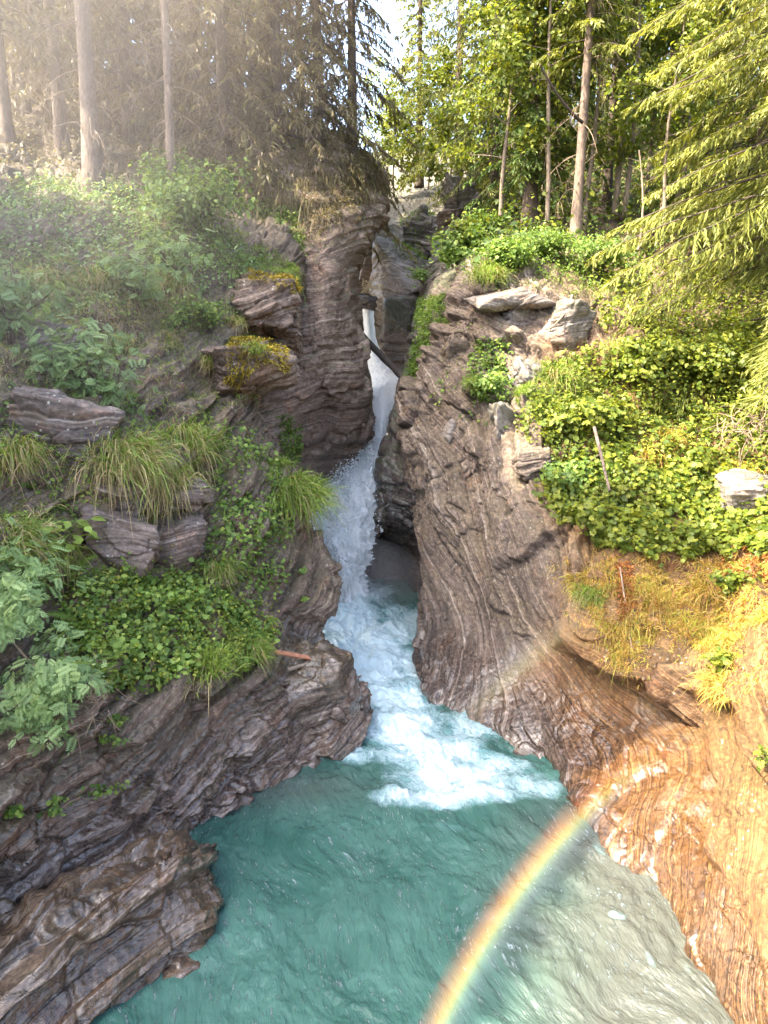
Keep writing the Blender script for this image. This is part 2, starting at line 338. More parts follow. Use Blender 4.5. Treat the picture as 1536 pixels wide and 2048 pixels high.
# left cliff; columns run left to right and the last one turns round the corner
def lrow(*pts):
    r = R(*pts); e = r[-1]; return r+[e+np.array([-.6, 1.6, -.1]), e+np.array([-3.0, 4.0, -.2])]
wl_ = [Z(-500, 2250), Z(-150, 1990), Z(100, 1840), Z(300, 1735), Z(400, 1665), Z(520, 1580), Z(640, 1518), Z(737, 1472)]
e_ = wl_[-1]; wl_ += [e_+np.array([-.6, 1.8, 0]), e_+np.array([-3., 4., 0])]
left_rows = [wl_,
    lrow((-500, 1500, 8), (-120, 1490, 9.9), (60, 1480, 11.7), (230, 1440, 12.9), (400, 1400, 14.5), (540, 1380, 16.4), (660, 1380, 17.9), (722, 1405, 18.5)),
    lrow((-500, 1380, 8.3), (-120, 1370, 10.3), (60, 1400, 12.2), (230, 1372, 13.3), (400, 1330, 15), (520, 1310, 16.8), (610, 1310, 18.3), (686, 1330, 19.2)),
    lrow((-500, 1280, 9.6), (-120, 1270, 11.4), (70, 1280, 13.4), (235, 1260, 14.6), (400, 1250, 16), (520, 1260, 17.6), (590, 1262, 19), (643, 1266, 20)),
    lrow((-500, 1180, 11), (-120, 1170, 12.6), (80, 1160, 14.6), (240, 1150, 15.8), (400, 1180, 16.8), (520, 1200, 18), (610, 1200, 19.2), (667, 1192, 20.2)),
    lrow((-500, 1000, 12.2), (-120, 1010, 13.8), (80, 1020, 15.4), (240, 1010, 16.5), (400, 1040, 17.7), (500, 1050, 19), (575, 1060, 20), (624, 1060, 21.2)),
    lrow((-500, 860, 13), (-120, 870, 14.8), (80, 880, 16.2), (240, 890, 17.2), (400, 930, 18.6), (480, 950, 19.8), (550, 960, 20.8), (602, 965, 21.8)),
    lrow((-500, 700, 14.6), (-120, 720, 16.6), (80, 740, 18), (240, 790, 18.8), (370, 820, 19.6), (430, 840, 20.6), (480, 850, 21.6), (520, 870, 22.6)),
    lrow((-500, 560, 16.5), (-120, 570, 18.6), (80, 590, 20), (240, 620, 21), (370, 660, 22), (440, 700, 22.6), (490, 720, 23.2), (535, 740, 24)),
    lrow((-500, 430, 19), (-120, 450, 20.6), (80, 470, 22), (240, 500, 23), (370, 540, 24), (460, 580, 24.6), (530, 600, 25.2), (580, 640, 25.8)),
    lrow((-500, 320, 22), (-120, 345, 23.6), (80, 375, 25), (240, 400, 26), (370, 440, 26.6), (470, 480, 27), (540, 515, 27.2), (588, 548, 27.2)),
    lrow((-500, 250, 27), (-120, 270, 28.5), (80, 300, 30), (240, 330, 31), (370, 350, 32), (480, 380, 33), (570, 410, 34), (640, 440, 35)),
    lrow((-500, 60, 40), (-120, 80, 42), (80, 120, 44), (240, 150, 46), (370, 170, 48), (480, 200, 50), (590, 230, 52), (700, 270, 56))]
surface('left_cliff', left_rows, ((660, (.3, 2.4, 1.6, 1.3, 1.3, 1.7, 1.2, 1.2, 1.2, 1, .9, .6, .5)), (370, (.5, .9, 1.1, 1.1, 1.1, 1.1, 1.3, 1.0, .3))), (-.30, -.22, .93), M_LEFT, amp=1.0, layer=.36, block=1.5, step=.17, wetz=(4.0, .8), warp=.32)
# recessed wall behind it, left of the fall
gw = [R((480, 1230, 24.5), (570, 1230, 27), (640, 1230, 30.5), (720, 1230, 32.5), (760, 1220, 36)),
      R((480, 1000, 25), (570, 1000, 27.6), (650, 1000, 31.2), (735, 980, 33.6), (722, 960, 37)),
      R((480, 850, 27), (580, 850, 28), (670, 850, 30), (742, 860, 32.2), (730, 855, 37)),
      R((480, 740, 28.2), (580, 740, 28.2), (660, 740, 28.6), (738, 745, 31.3), (722, 740, 36)),
      R((480, 640, 29.4), (590, 640, 28.8), (660, 630, 28.6), (720, 640, 31.5), (700, 640, 37)),
      R((480, 540, 30.2), (590, 540, 29.8), (660, 530, 29.5), (720, 540, 32.5), (704, 530, 38)),
      R((480, 470, 31.2), (600, 450, 30.8), (680, 440, 31), (765, 440, 34), (750, 440, 40)),
      R((480, 400, 31.5), (600, 370, 32), (690, 370, 33), (772, 395, 36), (760, 400, 42)),
      R((480, 320, 31), (600, 290, 34), (690, 290, 36), (752, 320, 39), (742, 330, 46))]
surface('gorge_wall', gw, (380, 170), (-.25, .1, .95), M_GORGE, amp=.7, layer=.55, block=2.2, step=.15, wetz=(9, 2), moss=.6, key='gorge_left')
# right pillar and the wall that runs from it to the viewer
def rrow(*pts):
    r = R(*pts); e = r[0]; return [e+np.array([2.5, 5, -.2]), e+np.array([.5, 1.8, -.1])]+r
wr = [Z(850, 1392), Z(940, 1442), Z(1010, 1482), Z(1085, 1512), Z(1130, 1590), Z(1200, 1690), Z(1330, 1800), Z(1440, 2010), Z(1480, 2350)]
wr = [wr[0]+np.array([2.5, 6, 0]), wr[0]+np.array([.3, 3, 0])]+wr
right_rows = [wr,
    rrow((824, 1322, 22.4), (900, 1340, 20.8), (1000, 1380, 19.2), (1090, 1400, 18.2), (1150, 1450, 17), (1230, 1530, 15.5), (1380, 1620, 13.6), (1500, 1800, 11.6), (1620, 2000, 10.4)),
    rrow((850, 1250, 24.5), (920, 1250, 22.6), (1010, 1280, 20.6), (1095, 1300, 19.2), (1170, 1340, 18), (1260, 1400, 16.6), (1400, 1470, 15), (1560, 1600, 13), (1750, 1750, 11.6)),
    rrow((838, 1090, 25.5), (910, 1090, 23.6), (1000, 1100, 21.6), (1085, 1130, 20), (1170, 1170, 18.8), (1270, 1230, 17.5), (1420, 1300, 16.2), (1600, 1380, 14.6), (1800, 1450, 13)),
    rrow((814, 930, 26.5), (890, 940, 24.8), (980, 960, 23), (1080, 990, 21.2), (1170, 1060, 20), (1280, 1120, 19), (1440, 1160, 18), (1620, 1200, 16.6), (1820, 1250, 15)),
    rrow((803, 860, 27), (880, 830, 25.8), (970, 840, 24.2), (1070, 860, 22.8), (1170, 930, 22), (1290, 980, 21.4), (1450, 1000, 20.6), (1640, 1030, 19), (1850, 1050, 17.5)),
    rrow((822, 760, 27.6), (890, 720, 26.6), (970, 720, 25.4), (1060, 730, 24.4), (1180, 780, 24), (1300, 820, 23.6), (1460, 850, 22.8), (1650, 870, 21.5), (1850, 880, 20)),
    rrow((884, 640, 28), (920, 610, 27.4), (980, 605, 26.6), (1060, 605, 26), (1180, 630, 26), (1300, 660, 26), (1460, 690, 25.6), (1650, 700, 24.5), (1850, 700, 23)),
    rrow((928, 570, 28.6), (960, 552, 28.2), (1000, 548, 27.8), (1070, 548, 27.6), (1180, 560, 28), (1300, 570, 28.6), (1460, 580, 28), (1650, 590, 27), (1850, 590, 26)),
    rrow((938, 510, 32), (980, 500, 32), (1040, 490, 32), (1100, 480, 32), (1200, 470, 33), (1320, 460, 34), (1480, 460, 33), (1650, 480, 32), (1850, 480, 31)),
    rrow((955, 440, 42), (1000, 420, 42), (1060, 400, 42), (1120, 390, 42), (1220, 370, 44), (1340, 360, 45), (1500, 360, 44), (1680, 370, 42), (1880, 370, 40)),
    rrow((950, 340, 60), (1010, 300, 60), (1100, 260, 62), (1200, 240, 64), (1300, 220, 64), (1400, 210, 64), (1550, 210, 62), (1720, 220, 60), (1920, 220, 58))]
def overhang(G):
    zz = G[..., 2]+.45*fbm(G*.45+4, 3)+(G[..., 1]-14)*.10; m_ = sstep(4.6, 5.4, G[..., 0])
    zz2 = G[..., 2]+.4*fbm(G*.4+24, 3)-(G[..., 1]-12)*.16
    return m_*(.55*sstep(2.55, 2.75, zz)*(1-sstep(3.2, 4.6, zz))+.28*sstep(1.35, 1.5, zz2)*(1-sstep(1.7, 2.6, zz2)))
def warmth(G):
    return sstep(3.4, 5.2, G[..., 0]+.7*fbm(G*.5, 3)+(16-G[..., 1])*.16)*(1-.75*sstep(9, 12, G[..., 2]))
A_ = np.array
right_rows[0][9:] = [A_([5.3, 9.6, 0.]), A_([5.4, 4.5, 0.])]; right_rows[0] += [A_([5.6, 0., 0.])]
for k_, (a8, a9, a10) in enumerate([((5.75, 9.8, 1.0), (5.9, 4.8, 1.0), (6.1, 0, 1.0)), ((6.5, 10.2, 2.3), (6.6, 5.0, 2.4), (6.8, 0, 2.4)), ((7.7, 11.0, 3.9), (7.8, 5.8, 4.1), (8, 0, 4.1)), ((9.3, 12.8, 5.3), (9.2, 7.5, 5.9), (9.4, 0, 5.9)), (None, (11.5, 11, 7.4), (12, 2, 7.6)), (None, (14, 15, 9.2), (15, 6, 9.4))]):
    r_ = right_rows[k_+1]; r_[10] = A_(a9, float); r_.append(A_(a10, float))
    if a8: r_[9] = A_(a8, float)
for r_ in right_rows[7:]: r_.append(r_[-1]+A_([1.5, -6, 0]))
right_rows[0][8] = Z(1330, 1800); right_rows[1][8] = A_([5.95, 12.6, .95])
surface('right_cliff', right_rows, ((600, (.3, 1.6, 1.3, 1.6, 1.6, 1.2, 1.3, 1.3, .8, .6, .4, .3)), (360, (.3, .5, 1.2, 1.2, 1.2, 1.1, 1.1, 1.2, 1.0, 1.2, .3))), (.62, -.35, .70), M_RIGHT, amp=1.15, layer=.42, block=1.7, step=.15, warm=warmth, disp=overhang, wetz=(2.2, .4), curl=.16, warp=.5, soften=lambda G: .36+.64*sstep(2.5, 6.0, G[..., 2]+.8*fbm(G*.4, 2)))
# inner wall right of the fall with the hollow at its foot
iw = [R((980, 1230, 26), (890, 1215, 28.4), (838, 1205, 30.2), (795, 1200, 31.6), (735, 1195, 32.4), (735, 1190, 38)),
      R((980, 1120, 26.6), (890, 1120, 28.4), (838, 1120, 30.4), (790, 1120, 31.8), (738, 1120, 32.4), (740, 1120, 38)),
      R((980, 1050, 26.8), (880, 1050, 28.6), (832, 1045, 29.6), (785, 1040, 30.0), (743, 1075, 30.4), (752, 1070, 36)),
      R((980, 980, 27), (880, 980, 28.6), (820, 980, 29.6), (788, 980, 30), (753, 980, 30.8), (772, 980, 36)),
      R((980, 890, 27.4), (870, 890, 28.8), (815, 890, 29.8), (790, 890, 30.4), (764, 890, 31.5), (786, 890, 37)),
      R((980, 790, 28), (870, 790, 29), (832, 790, 30), (808, 790, 31.5), (793, 790, 33), (816, 790, 39)),
      R((980, 740, 28.5), (880, 740, 29.2), (842, 740, 30.4), (818, 740, 32), (806, 740, 33.5), (825, 740, 40)),
      R((980, 650, 29), (895, 650, 29.8), (858, 650, 31), (838, 650, 33), (828, 650, 35), (838, 650, 42)),
      R((1000, 580, 30), (920, 580, 31), (876, 580, 32.5), (854, 580, 34.5), (846, 580, 37), (856, 580, 44)),
      R((1020, 520, 32), (940, 520, 33.5), (890, 520, 35), (866, 525, 37), (856, 525, 40), (866, 525, 47)),
      R((1020, 470, 36), (950, 470, 38), (900, 470, 40), (875, 480, 42), (865, 490, 46), (872, 490, 52))]
surface('gorge_wall', iw, (360, 150), (.55, .1, .8), M_INNER, flip=True, amp=.6, layer=.5, block=1.6, step=.16, wetz=(9, 3), moss=.9, key='inner')
# bedrock behind the upper fall
gb = [R((690, 800, 39), (730, 800, 40), (770, 800, 40), (810, 800, 40), (850, 800, 40)),
      R((690, 720, 41), (730, 720, 42), (770, 720, 41.6), (810, 720, 41), (860, 720, 40.6)),
      R((690, 640, 43), (730, 640, 44), (770, 640, 43), (810, 640, 42), (860, 640, 42)),
      R((690, 560, 46), (730, 570, 46), (770, 570, 45), (820, 570, 45), (880, 560, 45)),
      R((690, 480, 50), (730, 480, 50), (780, 480, 50), (830, 470, 50), (900, 460, 50)),
      R((690, 430, 56), (740, 430, 56), (790, 420, 56), (850, 410, 56), (930, 400, 54)),
      R((690, 390, 70), (740, 380, 70), (790, 370, 70), (860, 360, 70), (960, 350, 70)),
      R((600, 330, 95), (700, 310, 95), (790, 300, 95), (880, 290, 95), (1060, 270, 95))]
surface('bedrock', gb, (220, 120), (.4, .1, .9), M_GREY, amp=.7, layer=.6, block=2.2, wetz=(6, 2), base=False)

# wet ledge low on the left
lg = [[Z(-320, 2500, -.8), Z(0, 2240, -.8), Z(210, 2085, -.8), Z(392, 1950, -.8), Z(446, 1868, -.8), Z(462, 1815, -.8), Z(455, 1770, -.8)],
      [Z(-320, 2420, .0), Z(0, 2190, 0), Z(200, 2045, 0), Z(380, 1925, 0), Z(432, 1848, 0), Z(448, 1800, 0), Z(440, 1750, 0)],
      [Z(-320, 2240, .8), Z(0, 2020, .75), Z(200, 1895, .75), Z(365, 1800, .75), Z(415, 1765, .55), Z(438, 1770, .25), Z(432, 1745, .15)],
      [Z(-320, 2050, 1.5), Z(0, 1905, 1.35), Z(180, 1800, 1.25), Z(335, 1712, 1.0), Z(395, 1692, .75), Z(422, 1712, .45), Z(424, 1735, .2)],
      [Z(-320, 1900, 1.4), Z(0, 1800, 1.2), Z(150, 1750, .8), Z(300, 1690, .4), Z(370, 1672, .15), Z(400, 1680, 0), Z(420, 1715, 0)],
      [Z(-320, 1860, .2), Z(0, 1790, 0), Z(140, 1745, -.3), Z(290, 1690, -.6), Z(365, 1675, -.7), Z(400, 1690, -.8), Z(425, 1735, -.8)]]
surface('rock_ledge', lg, (240, 300), (-.42, .25, .87), M_WET, amp=.8, layer=.30, block=1.9, step=.20, wetz=(3.5, 1.8), base=False, moss=.2, crackdepth=.07)

# unseen wooded slope added left of the picture; crest shaped to shade the pool
PROF = (np.array([-30, -8, .7, 1.6, 2.7, 3.3, 5.3, 9.3, 13, 17, 24]), np.array([4, 7, 16, 26, 26.8, 28.2, 30.2, 32, 39, 47, 47]))
hy = np.linspace(-16, 21, 120); hx = np.linspace(-10.5, -30, 40); hX, hY = np.meshgrid(hx, hy)
top = np.interp(hY, *PROF)-1.2; u_ = np.clip((-10.5-hX)/10.0, 0, 1); hZ = 7.0+(top-7.0)*u_**.8+.4*fbm(np.stack([hX*.2, hY*.2, hX*0], -1), 3)
HG = np.stack([hX-.25*np.maximum(hY-8, 0), hY, hZ], -1)
o = mk('shade_slope', HG, gridfaces(120, 40)[:, ::-1], M_SOIL); o['kind'] = 'structure'
# ------------------------------------------------------------------ water
M_w, n, l = newmat('glacial_water')
out = nd(n, 'OutputMaterial'); b = nd(n, 'BsdfPrincipled'); l.new(b.outputs[0], out.inputs[0])
pos = nd(n, 'NewGeometry').outputs['Position']
fo = nd(n, 'Attribute', attribute_name='foam').outputs['Fac']; si = nd(n, 'Attribute', attribute_name='silt_glare').outputs['Fac']
flow = nd(n, 'Attribute', attribute_name='flow_u').outputs['Fac']; flv = nd(n, 'Attribute', attribute_name='flow_v').outputs['Fac']
cmb = nd(n, 'CombineXYZ'); l.new(flow, cmb.inputs[0]); l.new(flv, cmb.inputs[1])
n1 = noise(n, l, cmb.outputs[0], 1.9, 9, .70, .25); n2 = noise(n, l, cmb.outputs[0], 5.2, 8, .68, .35)
rid = math_(n, l, 'SUBTRACT', 1.0, math_(n, l, 'MULTIPLY', math_(n, l, 'ABSOLUTE', math_(n, l, 'SUBTRACT', n2, .5)), 7.0), True)
rid1 = math_(n, l, 'SUBTRACT', 1.0, math_(n, l, 'MULTIPLY', math_(n, l, 'ABSOLUTE', math_(n, l, 'SUBTRACT', n1, .5)), 6.0), True)
lace = math_(n, l, 'ADD', math_(n, l, 'MULTIPLY', math_(n, l, 'MULTIPLY', rid, fo, True), .8), math_(n, l, 'ADD', math_(n, l, 'MULTIPLY', math_(n, l, 'MULTIPLY', rid1, fo, True), .6), math_(n, l, 'MULTIPLY', n1, .45)))
fm = math_(n, l, 'SUBTRACT', math_(n, l, 'ADD', lace, math_(n, l, 'MULTIPLY', fo, 1.15)), .98)
fm = math_(n, l, 'MULTIPLY', fm, 1.6, True)
mpf = nd(n, 'Mapping'); mpf.inputs['Scale'].default_value = (1, .45, 1); mpf.inputs['Rotation'].default_value = (0, 0, .5); l.new(cmb.outputs[0], mpf.inputs[0])
fk = noise(n, l, mpf.outputs[0], 13, 6, .7, .1); fk2 = noise(n, l, cmb.outputs[0], .7, 3, .6)
fk = math_(n, l, 'MULTIPLY', math_(n, l, 'SUBTRACT', math_(n, l, 'ADD', fk, math_(n, l, 'MULTIPLY', fk2, .35)), .757), 6.0, True); fm = math_(n, l, 'MAXIMUM', fm, math_(n, l, 'MULTIPLY', fk, .8))
dn = ramp(n, [(.35, g3(0)), (.65, g3(1))]); l.new(noise(n, l, cmb.outputs[0], .45, 4, .6), dn.inputs[0]); deep = mixc(n, l, dn.outputs[0], (.022, .068, .056), (.050, .118, .099)); deep = mixc(n, l, si, deep, (.064, .070, .060))
milky = mixc(n, l, math_(n, l, 'MULTIPLY', math_(n, l, 'SUBTRACT', fo, .30), 2.2, True), deep, (.25, .49, .53))
l.new(mixc(n, l, fm, milky, (.38, .49, .52)), b.inputs['Base Color'])
l.new(math_(n, l, 'ADD', .07, math_(n, l, 'MULTIPLY', fm, .5)), b.inputs['Roughness']); b.inputs['IOR'].default_value = 1.33
bp = nd(n, 'Bump'); bp.inputs['Strength'].default_value = 1.0; bp.inputs['Distance'].default_value = .13
w1 = noise(n, l, mpf.outputs[0], 5.0, 5, .6, 0); l.new(math_(n, l, 'ADD', math_(n, l, 'MULTIPLY', w1, .8), math_(n, l, 'MULTIPLY', fm, .35)), bp.inputs['Height']); l.new(bp.outputs[0], b.inputs['Normal'])

NX, NY = 420, 760
ys = 6.0+26.5*(np.linspace(0, 1, NY)**1.25); xs = np.linspace(-8.5, 8.5, NX)
wx, wy = np.meshgrid(xs, ys); wp = np.stack([wx, wy, np.zeros_like(wx)], -1)
def blob(px, py, rx, ry, w):
    c = Z(px, py); return w*np.exp(-(((wx-c[0])/rx)**2+((wy-c[1])/ry)**2))
foam = np.zeros_like(wx)
for q in [(700, 1190, 1.5, 2.5, 1.3), (690, 1240, 1.4, 2.0, 1.0), (720, 1290, 1.7, 1.9, .9), (740, 1340, 1.6, 1.6, .85), (775, 1400, 1.4, 1.5, .78), (800, 1450, 1.4, 1.3, .76), (860, 1500, 1.6, 1.1, .76),
          (900, 1550, 1.6, .8, .78), (850, 1595, 1.3, .5, .68), (960, 1590, 1.0, .6, .58), (800, 1250, 1.5, 2.6, .55), (810, 1330, 1.1, 1.8, .62), (950, 1450, 1.1, 1.3, .55), (1000, 1530, 1.0, .9, .52),
          (1060, 1570, .9, .9, .44), (1120, 1630, .6, .7, .26), (720, 1510, .7, .6, .46), (640, 1520, .7, .3, .22), (1280, 1850, .3, .6, .26), (1235, 1840, .25, .2, .42), (1300, 1920, .15, .35, .42), (1200, 1700, .3, .5, .22), (1370, 1930, .15, .8, .26),
          (880, 1660, 1.4, .5, .24), (100, 1990, .5, .3, .7)]:
    foam = np.maximum(foam, blob(*q))+.12*np.minimum(foam, blob(*q))
foam = foam*(1+.35*fbm(np.stack([wx*1.1, wy*1.1, wx*0], -1)+19, 4))+.06+.13*fbm(np.stack([wx*.5, wy*.5, wx*0], -1)+9, 3)
silt_glare = sstep(1.0, 4.2, wx+.6*fbm(wp*.4+3, 3)+(11-wy)*.30)*sstep(17, 13, wy)  # shallow silt, with sun glare put into the colour on the right side
sh = Z(560, 1600); silt_glare = np.maximum(silt_glare, .6*np.exp(-(((wx-sh[0]+.25*(wy-sh[1]))/2.2)**2+((wy-sh[1]-.5)/.8)**2)))
# flow coordinates, warped
wa_ = np.stack([wx*.35, wy*.35, wx*0], -1)
fu = wx+.45*fbm(wa_+2, 2)+.25*(wy-14); fv = wy*.75+.45*fbm(wa_+22, 2)
tur = np.clip(foam, 0, 1.2)
h = .13*fbm(np.stack([fu*.9, fv*.9, fu*0], -1), 4, .55)+.055*fbm(np.stack([fu*2.6, fv*2.6, fu*0+4], -1), 4, .6)
h = h*(.55+1.3*tur)+.10*tur*np.abs(fbm(np.stack([wx*1.6, wy*1.6, wx*0+7], -1), 4, .6))
h = h+.55*np.exp(-(((wx-Z(700, 1215)[0])/1.3)**2+((wy-28.5)/1.6)**2))
wp[..., 2] = h
o = mk('water', wp, gridfaces(NY, NX), M_w, {'foam': foam, 'silt_glare': silt_glare, 'flow_u': fu, 'flow_v': fv}); o['kind'] = 'structure'
# river bed below
o = mk('river_bed', np.array([[-60, -10, -2.2], [60, -10, -2.2], [60, 120, -2.2], [-60, 120, -2.2]]), np.array([[0, 1, 2, 3]]), M_SOIL); o['kind'] = 'structure'

# waterfall
M_f, n, l = newmat('falling_water'); out = nd(n, 'OutputMaterial'); b = nd(n, 'BsdfPrincipled')
pos = nd(n, 'NewGeometry').outputs['Position']; mp = nd(n, 'Mapping'); mp.inputs['Scale'].default_value = (1, 1, .35); l.new(pos, mp.inputs[0])
a1 = noise(n, l, mp.outputs[0], 3.0, 8, .7, .6); r = ramp(n, [(.28, (.66, .78, .83)), (.48, (.93, .96, .97))]); l.new(a1, r.inputs[0])
l.new(r.outputs[0], b.inputs['Base Color']); b.inputs['Roughness'].default_value = .6
bp = nd(n, 'Bump'); bp.inputs['Strength'].default_value = .8; bp.inputs['Distance'].default_value = .2; l.new(a1, bp.inputs['Height']); l.new(bp.outputs[0], b.inputs['Normal'])
tr = nd(n, 'BsdfTranslucent'); tr.inputs[0].default_value = (.8, .9, .95, 1); mx = nd(n, 'MixShader'); mx.inputs[0].default_value = .42
l.new(b.outputs[0], mx.inputs[1]); l.new(tr.outputs[0], mx.inputs[2]); l.new(mx.outputs[0], out.inputs[0])
fall_ctl = [(722, 745, 606, 41.4), (726, 748, 640, 41), (728, 756, 690, 40.2), (733, 778, 722, 39.4), (742, 800, 754, 38), (744, 796, 778, 36.4), (745, 784, 820, 35), (750, 772, 866, 33.8),
            (744, 769, 900, 33), (712, 767, 935, 32), (676, 764, 975, 31.2), (648, 757, 1020, 30.4), (634, 747, 1065, 29.8), (640, 738, 1115, 29.3), (648, 736, 1165, 28.9), (652, 748, 1235, 28.4)]
fl = np.array([np.stack([P(a+(c-a)*u, y, Y-(.22+.0035*(c-a))*math.sin(math.pi*u)*1.6) for u in np.linspace(0, 1, 7)]) for a, c, y, Y in fall_ctl])
G = catmull(fl, 420); G = np.swapaxes(catmull(np.swapaxes(G, 0, 1), 110), 0, 1); N = gridnrm(G)
q = G*np.array([1.2, 1.2, .45]); fv_ = np.linspace(0, 1, 420)[:, None]
d = (.05+.22*sstep(.45, .7, fv_))*(fbm(q*1.3, 4, .6)+.6*fbm(q*4, 3, .6))
N = np.where((N[..., 1] > 0)[..., None], -N, N)
G2 = G+N*d[..., None]
edge = np.abs(np.linspace(-1, 1, 110))[None]**6
G2[..., 0] += edge*.35*sstep(.5, .7, fv_)*fbm(G*2.2+50, 4, .7)
o = mk('waterfall', G2, gridfaces(420, 110), M_f); o['kind'] = 'structure'
M_d = plain_mat('spray_white', (.75, .82, .86), (.85, .9, .92), 4, .5)
g = Geo(); rg = np.random.default_rng(3)
sel = rg.integers(195, 400, 20000); ln = G2[sel, np.where(rg.random(20000) < .6, rg.integers(0, 20, 20000), rg.integers(0, 110, 20000))]
off = np.stack([-np.abs(rg.normal(0, .28, 20000)), -np.abs(rg.normal(0, .3, 20000)), rg.normal(0.0, .28, 20000)], -1)
pp = ln+off; tet = np.array([[1, 1, 1], [-1, -1, 1], [-1, 1, -1], [1, -1, -1]])*.5; tf = np.array([[0, 1, 2], [0, 3, 1], [0, 2, 3], [1, 3, 2]])
ax = norm(rg.normal(size=(20000, 3))); g.inst(tet, tf, pp, frames(ax, norm(rg.normal(size=(20000, 3)))), rg.gamma(2.0, .010, 20000)+.007, rg.random(20000))
o = g.build('spray_drops', M_d); tag(o, 'white water drops flung off the ragged left edge of the waterfall', 'spray', kind='stuff')

# ------------------------------------------------------------------ separate rocks
def boulder(name, c, rad, mat, label, seed=0, rot=(0, 0, 0), pw=3.0, amp=.5, dip=(0, .1, 1), layer=.3, block=.9, n=(90, 140), warm=0., wet=0., moss=.7, group=None, strata_local=False, scale=1.0):
    th = np.linspace(-np.pi/2, np.pi/2, n[0])[:, None]; ph = np.linspace(0, 2*np.pi, n[1], endpoint=False)[None]
    d = np.stack([np.cos(th)*np.cos(ph), np.cos(th)*np.sin(ph), np.sin(th)+0*ph], -1)
    rq = np.random.default_rng(seed+900); rad = np.array(rad, float); pl_ = norm(np.concatenate([np.eye(3), -np.eye(3), rq.normal(size=(9, 3))*np.array([1, 1, .8])])+rq.normal(0, .13, (15, 3)))
    hh = np.linalg.norm(pl_*rad, axis=1)*np.concatenate([rq.uniform(.82, 1, 6), rq.uniform(.8, 1.05, 9)]); e_ = 8+pw*8
    dk = np.maximum(d@pl_.T, 1e-4)/hh; p = d*((dk**e_).sum(-1)**(-1/e_))[..., None]
    p = p@np.array(Matrix.Rotation(rot[2], 3, 'Z')@Matrix.Rotation(rot[1], 3, 'Y')@Matrix.Rotation(rot[0], 3, 'X')).T
    w = p+np.array(c)+seed*13.7
    dd, s = rockdisp(w, None, dip, amp, layer, block, .16, .25, .3); p = p+norm(p)*dd[..., None]
    pw_ = p+np.array(c)
    r, cc = n; i = np.arange(r-1)[:, None]*cc; j = np.arange(cc)[None]; f = np.stack([i+j, i+(j+1) % cc, i+cc+(j+1) % cc, i+cc+j], -1).reshape(-1, 4)
    nz = norm(p)[..., 2]
    o = mk(name, p, f, mat, {'strata': s, 'wet': np.full(r*cc, wet), 'moss': np.clip(nz*1.2, 0, 1)*moss, 'warm': np.full(r*cc, warm)})
    o.location = [float(x) for x in c]
    SURF['b:'+label] = dict(p=pw_.reshape(-1, 3), n=norm(p).reshape(-1, 3), uv=proj(pw_.reshape(-1, 3)), a=np.ones(r*cc))
    tag(o, label, 'rock', group); return o
for i_, (x_, y_, Y_, r_, ro_, lb_) in enumerate([(955, 650, 27.0, (.5, .6, .9), (0, .5, .2), 'steep broken block left of the pale rough rock'), (905, 735, 27.0, (.55, .6, .9), (0, .45, .1), 'dark slanting rib on the left edge of the pillar'), (925, 850, 25.6, (.45, .5, .95), (0, .3, .3), 'pale streaked rib low on the pillar beside the small bush'),
        (1010, 860, 23.9, (.45, .5, .9), (0, -.15, .4), 'white veined upright rock below the leafy clump of the pillar'), (1045, 760, 24.7, (.5, .5, .6), (0, .2, .5), 'fractured grey rock under the pale rough rock'), (960, 920, 24.2, (.5, .5, .8), (0, .2, .1), 'rounded brown buttress in the middle of the pillar')]):
    boulder('rock_block', P(x_, y_, Y_), r_, M_GREY if i_ in (2, 3, 4) else M_RIGHT, lb_, 30+i_, pw=4, amp=.7, rot=ro_, dip=(.62, -.35, .7))
D2R = math.radians
boulder('boulder', P(800, 560, 43.5), (2.0, 1.9, 1.75), M_GREY, 'smooth grey boulder wedged in the gorge above the top of the waterfall', 1, pw=2.3, amp=.35, layer=.5, rot=(0, .35, 0), wet=.3)
boulder('boulder', P(838, 480, 46.5), (1.5, 1.6, 1.9), M_GREY, 'rough grey rock with grass patches standing behind the wedged boulder', 2, pw=3.2, amp=.8, rot=(0, .5, .3))
boulder('rock_slab', P(755, 520, 44.5), (.8, .9, 2.1), M_GREY, 'pale upright slab leaning in the narrow slot left of the wedged boulder', 3, pw=5, amp=.25, rot=(.1, .3, .2))
boulder('boulder', P(735, 604, 40.2), (.62, .6, .42), M_INNER, 'small dark boulder wedged right over the lip of the upper fall', 40, pw=3, amp=.3, wet=.4)
boulder('rock_slab', P(800, 690, 40.9), (1.0, .8, 2.6), M_INNER, 'dark smooth slab between the upper fall and the mossy wall', 4, pw=2.6, amp=.3, rot=(0, -.12, 0), wet=.5)
boulder('rock_crag', P(918, 425, 40), (.85, 1.2, 1.6), M_GREY, 'sunlit craggy rock at the forest edge above the gorge', 5, pw=4, amp=1.1, rot=(0, -.2, .3), layer=.25)
boulder('rock_outcrop', P(500, 735, 22.2), (1.45, 1.5, .72), M_LEFT, 'jutting brown ledge block capped with yellow moss beside the dark gorge wall', 6, pw=4, amp=.6, rot=(0, -.12, .25), dip=(-.3, -.2, .93))
boulder('rock_outcrop', P(535, 610, 24.8), (1.2, 1.5, .95), M_LEFT, 'upper layered rock nose under the grassy lip', 7, pw=4, amp=.6, rot=(0, -.05, .3), dip=(-.3, -.2, .93))
boulder('rock_outcrop', P(575, 660, 25.4), (.5, .9, .75), M_LEFT, 'small rounded rock beside the upper layered nose', 26, pw=3, amp=.4)
boulder('rock_slab', P(135, 880, 16.9), (1.1, .9, 1.0), M_BLOCK, 'broad bare dark slab at the left edge beside the spreading rowan', 50, pw=4, amp=.4, rot=(.1, .25, .3), moss=.3)
